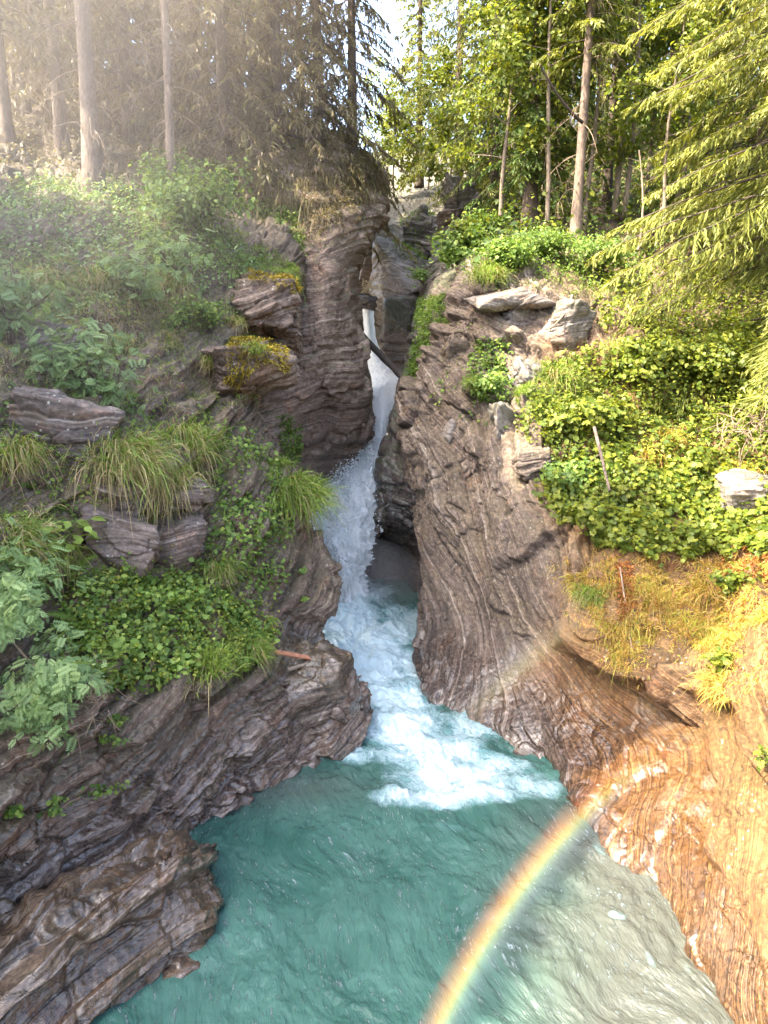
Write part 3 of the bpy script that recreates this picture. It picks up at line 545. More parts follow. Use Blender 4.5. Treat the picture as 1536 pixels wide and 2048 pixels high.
boulder('rock_slab', P(245, 985, 16.9), (.95, .7, .42), M_BLOCK, 'low lichen crusted rock just above the big speckled block', 51, pw=4, amp=.6, rot=(0, .05, .3), moss=.4)
boulder('rock_slab', P(370, 985, 17.8), (.8, .7, .4), M_BLOCK, 'lichen crusted rock under the straw coloured hanging tussock', 52, pw=4, amp=.6, rot=(0, .1, .2), moss=.4)
boulder('rock_slab', P(70, 700, 19.2), (1.2, .9, .7), M_BLOCK, 'brown slab showing between the faded grasses of the upper left slope', 53, pw=4, amp=.5, rot=(0, .2, .2), moss=.3)
boulder('rock_block', P(245, 1085, 16.1), (.9, .8, .8), M_BLOCK, 'big dark block speckled with white lichen above the leafy ledge', 8, pw=5, amp=.35, rot=(.1, .12, .3), moss=.4)
boulder('rock_block', P(362, 1085, 17.1), (.6, .8, .8), M_BLOCK, 'narrower dark block right of the lichen speckled one', 9, pw=5, amp=.35, rot=(.1, .05, .3), moss=.4)
boulder('rock_slab', P(1025, 606, 26.1), (1.75, 1.2, .26), M_GREY, 'long flat overhanging slab roofing the small cave under the forest', 10, pw=5, amp=.3, rot=(0, .06, .15), dip=(.1, 0, 1), layer=.2)
boulder('rock_slab', P(1030, 655, 26.2), (.72, .7, .85), M_GREY, 'pale rough rock under the left part of the flat slab', 11, pw=3.4, amp=.6, rot=(0, .3, .4))
boulder('rock_slab', P(1125, 655, 25.5), (.75, .8, .85), M_GREY, 'leaning grey slab right of the dark cave mouth', 12, pw=4, amp=.35, rot=(0, .55, .2))
boulder('rock_outcrop', P(1400, 1385, 16.1), (1.5, 1.2, .62), M_RIGHT, 'bulging orange rock jutting under the dry golden grass', 13, pw=3, amp=.5, rot=(0, .35, -.3), warm=.8, dip=(.6, -.3, .7))
boulder('rock_outcrop', P(1500, 985, 20.0), (.9, .8, .55), M_GREY, 'pale bare rock among the bright leaves at the right edge', 14, pw=4, amp=.4, warm=.15)
boulder('rock_outcrop', P(640, 1400, 17.7), (1.15, .8, 1.2), M_LEFT, 'smooth banded rock corner washed by the foaming stream', 16, pw=3.4, amp=.4, rot=(0, 0, .5), wet=.85, dip=(-.25, -.2, .95))
boulder('rock_outcrop', P(1060, 930, 22.2), (.6, .6, .5), M_RIGHT, 'brown square ledge stone on the pillar below the grass', 17, pw=5, amp=.35)

# ------------------------------------------------------------------ scattering helpers
def inpoly(uv, poly):
    x, y = uv[:, 0], uv[:, 1]; r = np.zeros(len(uv), bool); j = len(poly)-1
    for i in range(len(poly)):
        xi, yi = poly[i]; xj, yj = poly[j]
        r ^= ((yi > y) != (yj > y)) & (x < (xj-xi)*(y-yi)/(yj-yi+1e-9)+xi); j = i
    return r
def pick(surf, poly, cnt, rg, jitter=.06):
    s = SURF[surf]; m = np.where(inpoly(s['uv'], poly))[0]
    if len(m) == 0: return np.zeros((0, 3)), np.zeros((0, 3))
    w = s['a'][m]; k = rg.choice(m, cnt, p=w/w.sum()); return s['p'][k]+rg.normal(0, jitter, (cnt, 3))*np.array([1, 1, .3]), s['n'][k]
def at(surf, px, py):
    s = SURF[surf]; d = ((s['uv']-np.array([px, py]))**2).sum(1); k = np.argmin(d+0*d)
    c = np.where(d < d[k]+60)[0]; k = c[np.argmin(s['p'][c][:, 1])]; return s['p'][k], s['n'][k]

# greens
M_GREENL = leaf_mat('leaf_green', (.06, .11, .022), (.15, .24, .045), (.25, .32, .07))
M_ROWAN = leaf_mat('leaf_rowan', (.11, .18, .07), (.21, .31, .125), (.29, .39, .17))
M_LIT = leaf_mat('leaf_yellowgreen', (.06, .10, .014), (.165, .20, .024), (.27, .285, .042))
M_GRASS = leaf_mat('grass_blade', (.38, .28, .15), (.13, .20, .035), (.20, .28, .045), trans=.3)
M_DRY = leaf_mat('dry_grass', (.27, .135, .045), (.42, .29, .075), (.33, .35, .06), trans=.35)
M_SPRUCE = leaf_mat('spruce_needles', (.04, .075, .02), (.085, .14, .03), (.15, .19, .04), trans=.22)
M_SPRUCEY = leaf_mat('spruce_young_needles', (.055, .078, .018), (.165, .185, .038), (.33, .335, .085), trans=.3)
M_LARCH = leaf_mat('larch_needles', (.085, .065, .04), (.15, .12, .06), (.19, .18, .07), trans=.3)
M_MOSS = leaf_mat('yellow_moss', (.14, .10, .012), (.26, .20, .02), (.30, .25, .03), trans=.15, rough=.9)
M_RUST = leaf_mat('rusty_roots', (.14, .05, .015), (.30, .11, .03), (.38, .17, .05), trans=.15, rough=.9)
M_BARK = bark_mat('spruce_bark', (.045, .032, .025), (.25, .185, .145))
M_BARKD = bark_mat('dark_bark', (.03, .022, .017), (.11, .08, .06))
M_BARKP = bark_mat('pale_bark', (.10, .075, .055), (.27, .215, .16))
M_TWIG = plain_mat('dry_twig', (.13, .09, .06), (.27, .2, .14), 5)

def rand_up(rg, n, spread): return norm(np.array([0, 0, 1.0])+rg.normal(0, spread, (n, 3)))
def leafcloud(g, pos, nrm, rg, tmpl, size, spread=.5, lift=.1, tlo=0, thi=1, out=.5):
    n_ = len(pos); up = norm(np.array([0, 0, .8])+nrm*out+np.array([0, -.25, 0])+rg.normal(0, spread, (n_, 3)))
    ax = norm(np.cross(up, rg.normal(size=(n_, 3)))+np.array([0, -.1, -.25])); pos = pos+nrm*rg.uniform(0, lift, n_)[:, None]+np.array([0, 0, 1])*rg.uniform(0, lift, n_)[:, None]
    g.inst(tmpl[0], tmpl[1], pos, frames(ax, up), size*rg.choice([.5, .75, 1, 1.3], n_)*rg.uniform(.8, 1.15, n_), tlo+(thi-tlo)*rg.random(n_))
def ground_cover(name, label, surf, poly, cnt, tmpl, size, mat, seed, lift=.25, cat='plants', spread=.45, clump=.5):
    rg = np.random.default_rng(seed); p, n_ = pick(surf, poly, cnt, rg)
    if clump:
        k = fbm(p*1.1+seed, 3); keep = k > np.quantile(k, clump*.35); p, n_ = p[keep], n_[keep]; lf = lift*(.3+1.2*np.clip(fbm(p*1.6+seed+8, 3)+.4, 0, 1))
        p = p+(n_*.6+np.array([0, -.15, .6]))*(lf*rg.random(len(p)))[:, None]
    g = Geo(); leafcloud(g, p, n_, rg, tmpl, size, spread, lift*.3)
    return tag(g.build(name, mat), label, cat, kind='stuff')
def blades(g, base, d0, L, droop, w, rg, t, seg=3):
    n_ = len(base); tt = np.linspace(0, 1, seg+1); c = base[:, None]+d0[:, None]*(L[:, None]*tt)[..., None]+np.array([0, 0, -1.0])*((L*droop)[:, None]*tt**2)[..., None]
    side = norm(np.cross(d0, norm(rg.normal(size=(n_, 3))))); ww = (w[:, None]*(1-tt**1.6*.92))[..., None]*side[:, None]*.5
    v = np.stack([c-ww, c+ww], 2).reshape(n_, -1, 3); k = 2*(seg+1); i = np.arange(seg)*2
    f = np.stack([i, i+1, i+3, i+2], -1); f = (f[None]+(np.arange(n_)*k)[:, None, None]).reshape(-1, 4)
    g.add(v.reshape(-1, 3), f, np.repeat(t, k))
def tussock(pos, nrm, rad, L, cnt, label, seed, mat=None, group='grass tussocks on the rock ledges', straw=.35, cat='grass tussock', droop=.75, name='grass_tussock', width=.024):
    rg = np.random.default_rng(seed); e = empty(name, pos, label, cat, group)
    def mkb(n_, L_, tlo, thi, dr, nm):
        g = Geo(); b_ = np.array(pos)+rg.normal(0, rad*.5, (n_, 3))*np.array([1, 1, .55])-nrm*.05
        d = norm(np.array([0, -.15, .75])+nrm*.55+rg.normal(0, .42, (n_, 3))+(b_-pos)*.9)
        blades(g, b_, d, L_*rg.uniform(.55, 1.15, n_), dr*rg.uniform(.7, 1.35, n_), width*rg.uniform(.7, 1.3, n_), rg, rg.uniform(tlo, thi, n_)); g.build(nm, mat or M_GRASS, e)['kind'] = 'stuff'
    mkb(int(cnt*(1-straw)), L, .6, 1.0, droop, 'green_blades')
    if straw > 0: mkb(int(cnt*straw), L*.95, 0, .3, droop*1.55, 'dry_blades')
    return e
def grass_patch(name, label, surf, poly, cnt, L, seed, mat, tlo=.5, thi=1, droop=.6, cat='grass', width=.024):
    rg = np.random.default_rng(seed); p, n_ = pick(surf, poly, cnt, rg); m = fbm(p*1.3+seed, 3); k = m > np.quantile(m, .18); p, n_ = p[k], n_[k]; c = len(p)
    g = Geo(); d = norm(np.array([0, -.1, .8])+n_*.5+rg.normal(0, .35, (c, 3)))
    blades(g, p-n_*.03, d, L*rg.uniform(.4, 1.2, c)*(.7+.6*np.clip(m[k]+.3, 0, 1)), droop*rg.uniform(.6, 1.5, c), width*rg.uniform(.7, 1.3, c), rg, np.clip(rg.uniform(tlo, thi, c)+.35*(m[k]), 0, 1))
    return tag(g.build(name, mat), label, cat, kind='stuff')

def bush(pos, size, label, seed, mat, cnt=900, leaf=.11, tmpl=T_OVATE, group='shrubs on the slopes', cat='shrub', name='leafy_shrub', stems=7, lean=(0, -.15, 1), barkm=None, flat=.8):
    """rounded shrub: stems from the foot, leaves gathered in clumps round the shoot tips"""
    rg = np.random.default_rng(seed); e = empty(name, pos, label, cat, group); pos = np.array(pos, float); sz = np.array(size, float)
    gs = Geo(); tips = []; ln = norm(np.array(lean, float))
    for k in range(stems):
        d = norm(ln+rg.normal(0, .55, 3)*np.array([1, 1, .5])); tip = pos+d*sz*rg.uniform(.75, 1.05); mid = pos+ln*sz*.45+rg.normal(0, .12, 3)*sz
        path = bez(pos, mid, tip, 7); v, f = tube(path, np.linspace(.02, .006, 7)*max(1, sz[2]), 5); gs.add(v, f, .5)
        for q in range(5):
            b0 = path[rg.integers(2, 7)]; d2 = norm(d+rg.normal(0, .7, 3)); t2 = b0+d2*sz*rg.uniform(.18, .5); v, f = tube(np.linspace(b0, t2, 3), np.array([.008, .006, .003])*max(1, sz[2]), 4); gs.add(v, f, .5); tips += [t2, b0+(t2-b0)*.5]
    gs.build('stems', barkm or M_BARKD, e)['kind'] = 'stuff'; tips = np.array(tips); g = Geo()
    c = tips[rg.integers(0, len(tips), cnt)]; r = sz*.17; p = c+rg.normal(0, 1, (cnt, 3))*r*np.array([1, 1, flat])
    outw = norm(p-(pos+ln*sz*.3)); leafcloud(g, p, outw, rg, tmpl, leaf, .5, .03, out=.55); g.build('leaves', mat, e)['kind'] = 'stuff'; return e
def compound(n_leaf=7):
    """pinnate leaf: leaflets in pairs along the rachis"""
    V = []; Fc = []; k = 0
    def put(base, ax, L, w):
        nonlocal k
        ax = norm(np.array(ax, float)); s_ = np.array([-ax[1], ax[0], 0]); b = np.array(base, float)
        V.extend([b, b+ax*L*.5+s_*w, b+ax*L+np.array([0, 0, -.04]), b+ax*L*.5-s_*w]); Fc.append([k, k+1, k+2, k+3]); k += 4
    for i in range(n_leaf):
        y = .18+.74*i/n_leaf; L = .36*(1-.35*abs(i/n_leaf-.4)); z = -.12*(y**2)
        put([0, y, z], [1, .5, 0], L, .05); put([0, y, z], [-1, .5, 0], L, .05)
    put([0, .92, -.1], [0, 1, 0], .3, .05); V.extend([[.008, 0, 0], [-.008, 0, 0], [-.006, .95, -.1], [.006, .95, -.1]]); Fc.append([k, k+1, k+2, k+3])
    return np.array(V), np.array(Fc)
T_PINN = compound()
def fern_tmpl():
    V = []; Fc = []; k = 0
    for i in range(16):
        y = .1+.88*i/16; L = .30*math.sin(math.pi*(.16+.84*(1-i/16)*.95))*1.0; z = .30*y-.42*y*y
        for s_ in (1, -1):
            V.extend([[0, y-.024, z], [s_*L*.55, y+.05, z-.02], [s_*L, y+.10, z-.06], [s_*L*.5, y+.085, z-.02], [0, y+.024, z]]); Fc.append([k, k+1, k+3, k+4]); V.append([s_*L*.5, y+.085, z-.02]); Fc.append([k+1, k+2, k+3, k+5]); k += 6
    return np.array(V), np.array(Fc)
T_FERN = fern_tmpl()
FROND = mk('frond', T_FERN[0], T_FERN[1], M_GREENL, {'tint': np.full(len(T_FERN[0]), .75)}, link=False)
def fern(pos, size, cnt, label, seed, dirn=(0, -.5, .5)):
    rg = random.Random(seed); e = empty('fern', pos, label, 'fern', 'ferns on the rock ledges')
    for k in range(cnt):
        o = FROND.copy(); COL.objects.link(o); o.parent = e; a = 2*math.pi*(k+rg.random()*.6)/cnt
        o.rotation_euler = (rg.uniform(.25, .75), rg.uniform(-.25, .25), a); s_ = size*rg.uniform(.7, 1.1); o.scale = (s_, s_, s_)
    return e

def rowan(pos, size, label, seed, cnt=170, leaf=.32, lean=(0, -.4, 1), mat=None, group='rowan shrubs on the left cliff', stems=6):
    return bush(pos, size, label, seed, mat or M_ROWAN, cnt, leaf, T_PINN, group, 'shrub', 'rowan_shrub', stems, lean, flat=.6)

def spruce(base, H, crown0, rmax, label, seed, needle=None, bark=None, tr=.3, nb=70, lean=(0, 0), droop=.35, group='spruces', name='spruce_tree', cat='tree', dead=0, sub=6, side=22, wid=.055, azim=None, tw=1.0, top=1.0, rmin=.25, curvy=0, visible_top=None):
    """trunk with whorls of drooping boughs; each bough carries side twigs and hanging twiglets"""
    rg = np.random.default_rng(seed); base = np.array(base, float); e = empty(name, base, label, cat, group)
    tt = np.linspace(0, 1, 14); path = base+np.stack([lean[0]*tt*H+curvy*np.sin(tt*5+seed), lean[1]*tt*H+curvy*np.cos(tt*4+seed), tt*H], -1)-np.array([0, 0, 1.3])*(tt[:, None] == 0)
    rad = tr*(1-tt*.9)*(1+.55*np.exp(-tt*H/.5)); v, f = tube(path, rad, 14); v = v+.035*tr/.3*fbm(v*6, 2)[:, None]*norm(v-np.repeat(path, 14, 0)); child('trunk', v, f, bark or M_BARK, e)
    def tp(z): u = np.clip(z/H, 0, 1); return np.array([np.interp(u, tt, path[:, k]) for k in range(3)])
    if dead:
        gd = Geo()
        for k in range(dead):
            z = rg.uniform(.06*H, crown0+.1*H); a = rg.uniform(0, 2*np.pi); L = rg.uniform(.6, 2.0); p0 = tp(z); d = np.array([np.cos(a), np.sin(a), rg.uniform(-.5, .1)])
            pt = bez(p0, p0+d*L*.6+np.array([0, 0, .1]), p0+d*L+np.array([0, 0, -.45*L]), 6); v, f = tube(pt, np.linspace(.022, .005, 6), 3); gd.add(v, f, .3)
            for q in range(8):
                b0 = pt[rg.integers(1, 6)]; v, f = tube(bez(b0, b0+rg.normal(0, .2, 3), b0+rg.normal(0, .25, 3)-np.array([0, 0, .5]), 3), np.linspace(.009, .004, 3), 3); gd.add(v, f, .3)
        gd.build('dead_branches', M_TWIG, e)['kind'] = 'stuff'
    gw_ = Geo(); g = Geo(); nb = int(nb*1.45)
    for k in range(nb):
        u = (k+rg.random())/nb; z = crown0+(H-crown0)*u; L = (rmax*(1-u)**.75+rmin)*rg.uniform(.75, 1.12)
        a = k*2.399+rg.normal(0, .3) if azim is None else rg.uniform(*azim); hd = np.array([np.cos(a), np.sin(a), 0]); p0 = tp(z)
        dr = droop*L*(1.15-u*.9)*rg.uniform(.7, 1.25)
        pt = bez(p0, p0+hd*L*.55+np.array([0, 0, .06*L-.25*dr]), p0+hd*L+np.array([0, 0, -dr]), 10); pt[-2:] += np.array([0, 0, .04*L])*np.array([[.5], [1]])
        v, f = tube(pt[::3], np.linspace(.012+.008*L, .004, 4), 3); gw_.add(v, f, .4)
        ns = max(6, int(side*L/2.2)); s_ = rg.uniform(.12, 1, ns); x = s_*9; i = np.minimum(x.astype(int), 8); fr = (x-i)[:, None]; b0 = pt[i]*(1-fr)+pt[i+1]*fr
        sd = np.where(rg.random(ns) < .5, 1, -1)[:, None]; lat = np.cross(hd, [0, 0, 1])
        ds = norm(hd*.65+lat*sd*rg.uniform(.4, 1.1, (ns, 1))+np.array([0, 0, -.35-.5*droop])+rg.normal(0, .15, (ns, 3))); Ls = (.22+.36*L*(1-s_*.75))*rg.uniform(.6, 1.1, ns)*.70
        # side twig as a ribbon, then hanging twiglets
        tint = np.clip(rg.normal(.45, .2, ns)+.25*s_, 0, 1)
        g.inst(T_NEEDLE[0], T_NEEDLE[1], b0, frames(ds, rand_up(rg, ns, .4)), np.stack([np.full(ns, wid*1.5), Ls, Ls], -1), tint)
        m = np.repeat(np.arange(ns), sub); w = rg.uniform(.1, 1, len(m)); b1 = b0[m]+ds[m]*(Ls[m]*w)[:, None]+np.array([0, 0, -.08])*(w*Ls[m])[:, None]
        d1 = norm(ds[m]*.7+lat*rg.normal(0, .55, (len(m), 1))+np.array([0, 0, -.45-.7*droop])+rg.normal(0, .22, (len(m), 3))); L1 = tw*(.09+.22*Ls[m])*rg.uniform(.6, 1.4, len(m))
        g.inst(T_NEEDLE[0], T_NEEDLE[1], b1, frames(d1, norm(rg.normal(size=(len(m), 3)))), np.stack([np.full(len(m), wid), L1, L1], -1), np.clip(tint[m]+rg.normal(.05, .18, len(m)), 0, 1))
    gw_.build('boughs', M_BARKD, e)['kind'] = 'stuff'; g.build('crown', needle or M_SPRUCE, e)['kind'] = 'stuff'; return e
def broadleaf(base, H, rad, label, seed, mat, cnt=5000, leaf=.16, tr=.12, group='broadleaf trees', bark=None, crown0=.25, lean=(0, 0), nlimb=16, name='broadleaf_tree', tmpl=T_SIMPLE, curvy=.15):
    rg = np.random.default_rng(seed); base = np.array(base, float); e = empty(name, base, label, 'tree', group)
    tt = np.linspace(0, 1, 12); path = base+np.stack([lean[0]*tt*H+curvy*np.sin(tt*6+seed), lean[1]*tt*H+curvy*np.cos(tt*5), tt*H*.95], -1); path[0, 2] -= .4
    v, f = tube(path, tr*(1-.88*tt), 9); child('trunk', v, f, bark or M_BARKP, e); gl = Geo(); tips = []
    for k in range(nlimb):
        u = crown0+(1-crown0)*(k+.5)/nlimb; p0 = np.array([np.interp(u, tt, path[:, c]) for c in range(3)]); a = k*2.4+rg.normal(0, .4); L = rad*(1.1-.65*u)*rg.uniform(.6, 1.1)
        d = np.array([np.cos(a), np.sin(a), rg.uniform(.15, .7)]); pt = bez(p0, p0+d*L*.6, p0+d*L+np.array([0, 0, -.12*L]), 7); v, f = tube(pt, np.linspace(tr*.35*(1.1-u), .008, 7), 5); gl.add(v, f, .5)
        for q in range(6):
            b0 = pt[rg.integers(2, 7)]; t2 = b0+norm(d+rg.normal(0, .8, 3))*L*rg.uniform(.2, .5); v, f = tube(np.linspace(b0, t2, 3), [.012, .008, .004], 4); gl.add(v, f, .5); tips += [t2, (b0+t2)/2]
    gl.build('limbs', bark or M_BARKP, e)['kind'] = 'stuff'; tips = np.array(tips); g = Geo(); c = tips[rg.integers(0, len(tips), cnt)]
    p = c+rg.normal(0, 1, (cnt, 3))*rad*.13*np.array([1, 1, .7]); leafcloud(g, p, norm(p-(base+np.array([0, 0, H*.55]))), rg, tmpl, leaf, .6, .03); g.build('crown', mat, e)['kind'] = 'stuff'; return e

# ------------------------------------------------------------------ trees
GL, GRT = 'trees on the left slope', 'trees on the right slope'
def g_at(s, x, y): return at(s, x, y)[0]
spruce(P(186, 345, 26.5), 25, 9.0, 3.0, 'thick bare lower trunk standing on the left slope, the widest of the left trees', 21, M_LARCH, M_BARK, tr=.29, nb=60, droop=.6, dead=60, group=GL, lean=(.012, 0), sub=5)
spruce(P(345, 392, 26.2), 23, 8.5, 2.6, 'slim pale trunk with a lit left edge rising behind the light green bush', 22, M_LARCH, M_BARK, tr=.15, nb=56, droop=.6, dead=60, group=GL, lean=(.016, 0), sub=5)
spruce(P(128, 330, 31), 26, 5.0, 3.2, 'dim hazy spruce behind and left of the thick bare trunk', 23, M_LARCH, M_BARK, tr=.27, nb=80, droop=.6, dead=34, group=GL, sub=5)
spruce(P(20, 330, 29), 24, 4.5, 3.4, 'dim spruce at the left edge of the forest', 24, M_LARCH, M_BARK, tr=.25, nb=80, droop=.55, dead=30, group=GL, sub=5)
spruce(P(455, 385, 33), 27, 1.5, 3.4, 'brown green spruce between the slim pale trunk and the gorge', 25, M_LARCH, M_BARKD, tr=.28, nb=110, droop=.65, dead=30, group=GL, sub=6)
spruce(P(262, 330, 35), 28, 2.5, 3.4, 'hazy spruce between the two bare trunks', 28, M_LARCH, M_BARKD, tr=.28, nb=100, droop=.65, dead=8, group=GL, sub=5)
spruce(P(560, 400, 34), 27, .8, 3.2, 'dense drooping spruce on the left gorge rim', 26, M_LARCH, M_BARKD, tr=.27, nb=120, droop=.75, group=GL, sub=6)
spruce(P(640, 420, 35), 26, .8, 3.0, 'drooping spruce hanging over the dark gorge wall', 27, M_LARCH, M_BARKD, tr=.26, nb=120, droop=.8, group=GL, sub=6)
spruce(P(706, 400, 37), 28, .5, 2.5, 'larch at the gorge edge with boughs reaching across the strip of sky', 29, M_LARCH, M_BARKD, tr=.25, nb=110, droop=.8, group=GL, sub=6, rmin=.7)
broadleaf(P(35, 240, 34), 13, 3.6, 'sunlit yellow green tree at the upper left corner', 30, M_LIT, 5200, .22, group=GL)
broadleaf(P(520, 300, 38), 13, 3.4, 'pale green broadleaf tree among the dark left spruces', 31, M_GREENL, 4200, .2, group=GL)

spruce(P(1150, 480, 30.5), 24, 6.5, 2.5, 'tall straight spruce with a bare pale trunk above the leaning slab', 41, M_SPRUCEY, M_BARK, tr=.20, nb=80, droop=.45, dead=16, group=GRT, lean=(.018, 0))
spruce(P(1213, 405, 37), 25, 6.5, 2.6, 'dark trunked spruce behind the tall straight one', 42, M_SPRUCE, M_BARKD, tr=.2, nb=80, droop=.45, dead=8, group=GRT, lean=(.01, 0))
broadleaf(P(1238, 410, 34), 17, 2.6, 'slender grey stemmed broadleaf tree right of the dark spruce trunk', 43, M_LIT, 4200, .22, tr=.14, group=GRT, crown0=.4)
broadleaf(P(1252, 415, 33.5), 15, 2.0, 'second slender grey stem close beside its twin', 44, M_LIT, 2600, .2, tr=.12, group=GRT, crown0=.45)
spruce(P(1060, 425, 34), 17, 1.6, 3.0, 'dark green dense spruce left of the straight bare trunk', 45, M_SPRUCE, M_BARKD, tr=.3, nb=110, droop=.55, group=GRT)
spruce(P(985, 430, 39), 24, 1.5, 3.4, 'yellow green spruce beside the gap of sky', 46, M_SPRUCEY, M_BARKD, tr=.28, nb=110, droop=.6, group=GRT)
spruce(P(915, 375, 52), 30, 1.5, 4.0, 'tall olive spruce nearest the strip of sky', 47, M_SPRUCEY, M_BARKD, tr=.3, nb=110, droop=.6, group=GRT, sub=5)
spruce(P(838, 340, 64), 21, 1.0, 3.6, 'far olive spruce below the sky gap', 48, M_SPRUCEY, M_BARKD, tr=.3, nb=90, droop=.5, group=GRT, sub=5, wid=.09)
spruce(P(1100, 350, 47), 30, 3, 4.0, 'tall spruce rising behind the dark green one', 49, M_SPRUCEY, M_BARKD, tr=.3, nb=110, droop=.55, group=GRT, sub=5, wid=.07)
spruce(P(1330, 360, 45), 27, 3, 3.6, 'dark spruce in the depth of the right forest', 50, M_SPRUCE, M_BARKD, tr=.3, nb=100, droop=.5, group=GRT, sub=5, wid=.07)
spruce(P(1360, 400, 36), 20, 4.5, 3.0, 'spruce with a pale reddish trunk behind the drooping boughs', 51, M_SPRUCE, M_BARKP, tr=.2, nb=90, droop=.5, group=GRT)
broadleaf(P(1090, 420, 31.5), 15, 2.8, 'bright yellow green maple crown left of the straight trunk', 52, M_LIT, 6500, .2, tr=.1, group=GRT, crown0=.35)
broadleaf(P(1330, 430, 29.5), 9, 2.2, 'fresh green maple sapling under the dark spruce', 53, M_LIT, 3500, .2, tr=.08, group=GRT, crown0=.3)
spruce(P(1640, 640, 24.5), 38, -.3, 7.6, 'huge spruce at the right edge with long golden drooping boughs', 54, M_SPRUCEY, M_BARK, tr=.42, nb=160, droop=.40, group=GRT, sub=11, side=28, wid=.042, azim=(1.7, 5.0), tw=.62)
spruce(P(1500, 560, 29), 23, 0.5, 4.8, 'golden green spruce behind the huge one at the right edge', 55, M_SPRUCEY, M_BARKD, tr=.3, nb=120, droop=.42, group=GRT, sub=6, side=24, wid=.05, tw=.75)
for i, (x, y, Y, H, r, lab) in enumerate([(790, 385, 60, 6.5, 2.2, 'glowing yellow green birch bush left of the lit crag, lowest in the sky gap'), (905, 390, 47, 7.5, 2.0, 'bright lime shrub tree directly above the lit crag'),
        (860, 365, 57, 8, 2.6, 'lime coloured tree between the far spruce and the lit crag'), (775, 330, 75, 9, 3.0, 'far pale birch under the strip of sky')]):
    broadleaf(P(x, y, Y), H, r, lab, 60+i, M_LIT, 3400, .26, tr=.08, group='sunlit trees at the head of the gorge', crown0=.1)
# far wood that closes the view behind the trunks
def forest_mass(name, label, base, H, cnt, seed, mat, rad=2.6, lo=0.0):
    rg = np.random.default_rng(seed); g = Geo(); nb_ = len(base); k = rg.integers(0, nb_, cnt); u = lo+(1-lo)*rg.random(cnt)**.8; rr = rad*(1-u*.8)*np.sqrt(rg.random(cnt)); a = rg.uniform(0, 6.28, cnt)
    hh = H*(.7+.5*rg.random(nb_))
    p = base[k]+np.stack([rr*np.cos(a), rr*np.sin(a), u*hh[k]], -1); ax = norm(np.stack([np.cos(a), np.sin(a), -.7+0*a], -1)+rg.normal(0, .3, (cnt, 3)))
    g.inst(T_SIMPLE[0], T_SIMPLE[1], p, frames(ax, rand_up(rg, cnt, .6)), np.stack([np.full(cnt, .26), rg.uniform(.4, .9, cnt), np.full(cnt, .3)], -1), rg.random(cnt))
    for q in base: v, f = tube(np.stack([q-np.array([0, 0, .5]), q+np.array([0, 0, H*.8])]), [.22, .05], 6); g.add(v, f, 0)
    return tag(g.build(name, mat), label, 'forest', kind='stuff')
rg = np.random.default_rng(70)
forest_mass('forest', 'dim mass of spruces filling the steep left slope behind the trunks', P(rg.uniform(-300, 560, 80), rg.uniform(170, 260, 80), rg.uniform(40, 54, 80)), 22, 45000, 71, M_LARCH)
forest_mass('forest', 'mass of olive spruces filling the slope behind the right hand trees', P(rg.uniform(960, 1900, 80), rg.uniform(300, 370, 80), rg.uniform(48, 64, 80)), 30, 60000, 72, M_SPRUCEY, 3.4)
k = rg.integers(0, 120*40, 160); hb = HG.reshape(-1, 3)[k]; hb = hb[hb[:, 0] < -15]  # trees added on the unseen slope to thicken its shade
forest_mass('forest', 'unseen mixed wood added outside the left edge to shade the pool', hb, 2.2, 40000, 73, M_GREENL, 1.5)
broad = [(1010, 410, 33, 11, 2.6, 'yellow green beech filling the gap left of the dark spruce'), (1175, 440, 33, 14, 2.6, 'lime green beech behind the straight bare trunk'), (1290, 400, 37, 15, 3.0, 'olive green beech behind the twin grey stems'), (1420, 420, 35, 13, 2.8, 'shaded maple under the huge golden spruce')]
for i, (x, y, Y, H, r, lab) in enumerate(broad): broadleaf(P(x, y, Y), H, r, lab, 80+i, M_LIT, 7000, .22, tr=.1, group=GRT, crown0=.12, nlimb=22)
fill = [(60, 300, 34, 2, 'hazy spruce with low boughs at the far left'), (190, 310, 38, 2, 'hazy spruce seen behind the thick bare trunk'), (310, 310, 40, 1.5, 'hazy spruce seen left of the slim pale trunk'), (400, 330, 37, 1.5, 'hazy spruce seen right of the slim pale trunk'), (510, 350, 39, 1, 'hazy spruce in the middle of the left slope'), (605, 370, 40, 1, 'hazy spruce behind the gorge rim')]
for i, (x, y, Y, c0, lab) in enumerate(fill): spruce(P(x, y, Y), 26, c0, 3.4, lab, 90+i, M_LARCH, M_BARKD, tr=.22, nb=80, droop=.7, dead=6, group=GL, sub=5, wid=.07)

# ------------------------------------------------------------------ left bank plants
L = 'left_cliff'
ground_cover('leafy_ground_cover', 'dense fresh green leaves covering the ledge above the banded rock', L, [(150, 1180), (300, 1130), (430, 1180), (545, 1270), (520, 1330), (400, 1350), (250, 1390), (170, 1380), (120, 1290)], 8500, T_LOBED, .10, M_GREENL, 101, .4)
ground_cover('leafy_ground_cover', 'small yellow green leaves over the left ledge', L, [(130, 1180), (300, 1120), (440, 1170), (550, 1260), (530, 1340), (400, 1360), (250, 1400), (160, 1390), (100, 1290)], 7000, T_SIMPLE, .08, M_LIT, 146, .45, clump=.8)
ground_cover('leafy_ground_cover', 'strip of round green leaves climbing the nose of the left cliff', L, [(390, 1180), (440, 1010), (400, 880), (470, 850), (560, 940), (590, 1050), (560, 1180), (520, 1220)], 6000, T_LOBED, .10, M_GREENL, 102, .35)
ground_cover('leafy_ground_cover', 'low herbs over the upper left slope', L, [(-60, 700), (-60, 380), (120, 360), (330, 390), (470, 480), (560, 540), (520, 590), (380, 560), (250, 640), (100, 640)], 8000, T_OVATE, .10, M_GREENL, 103, .3)
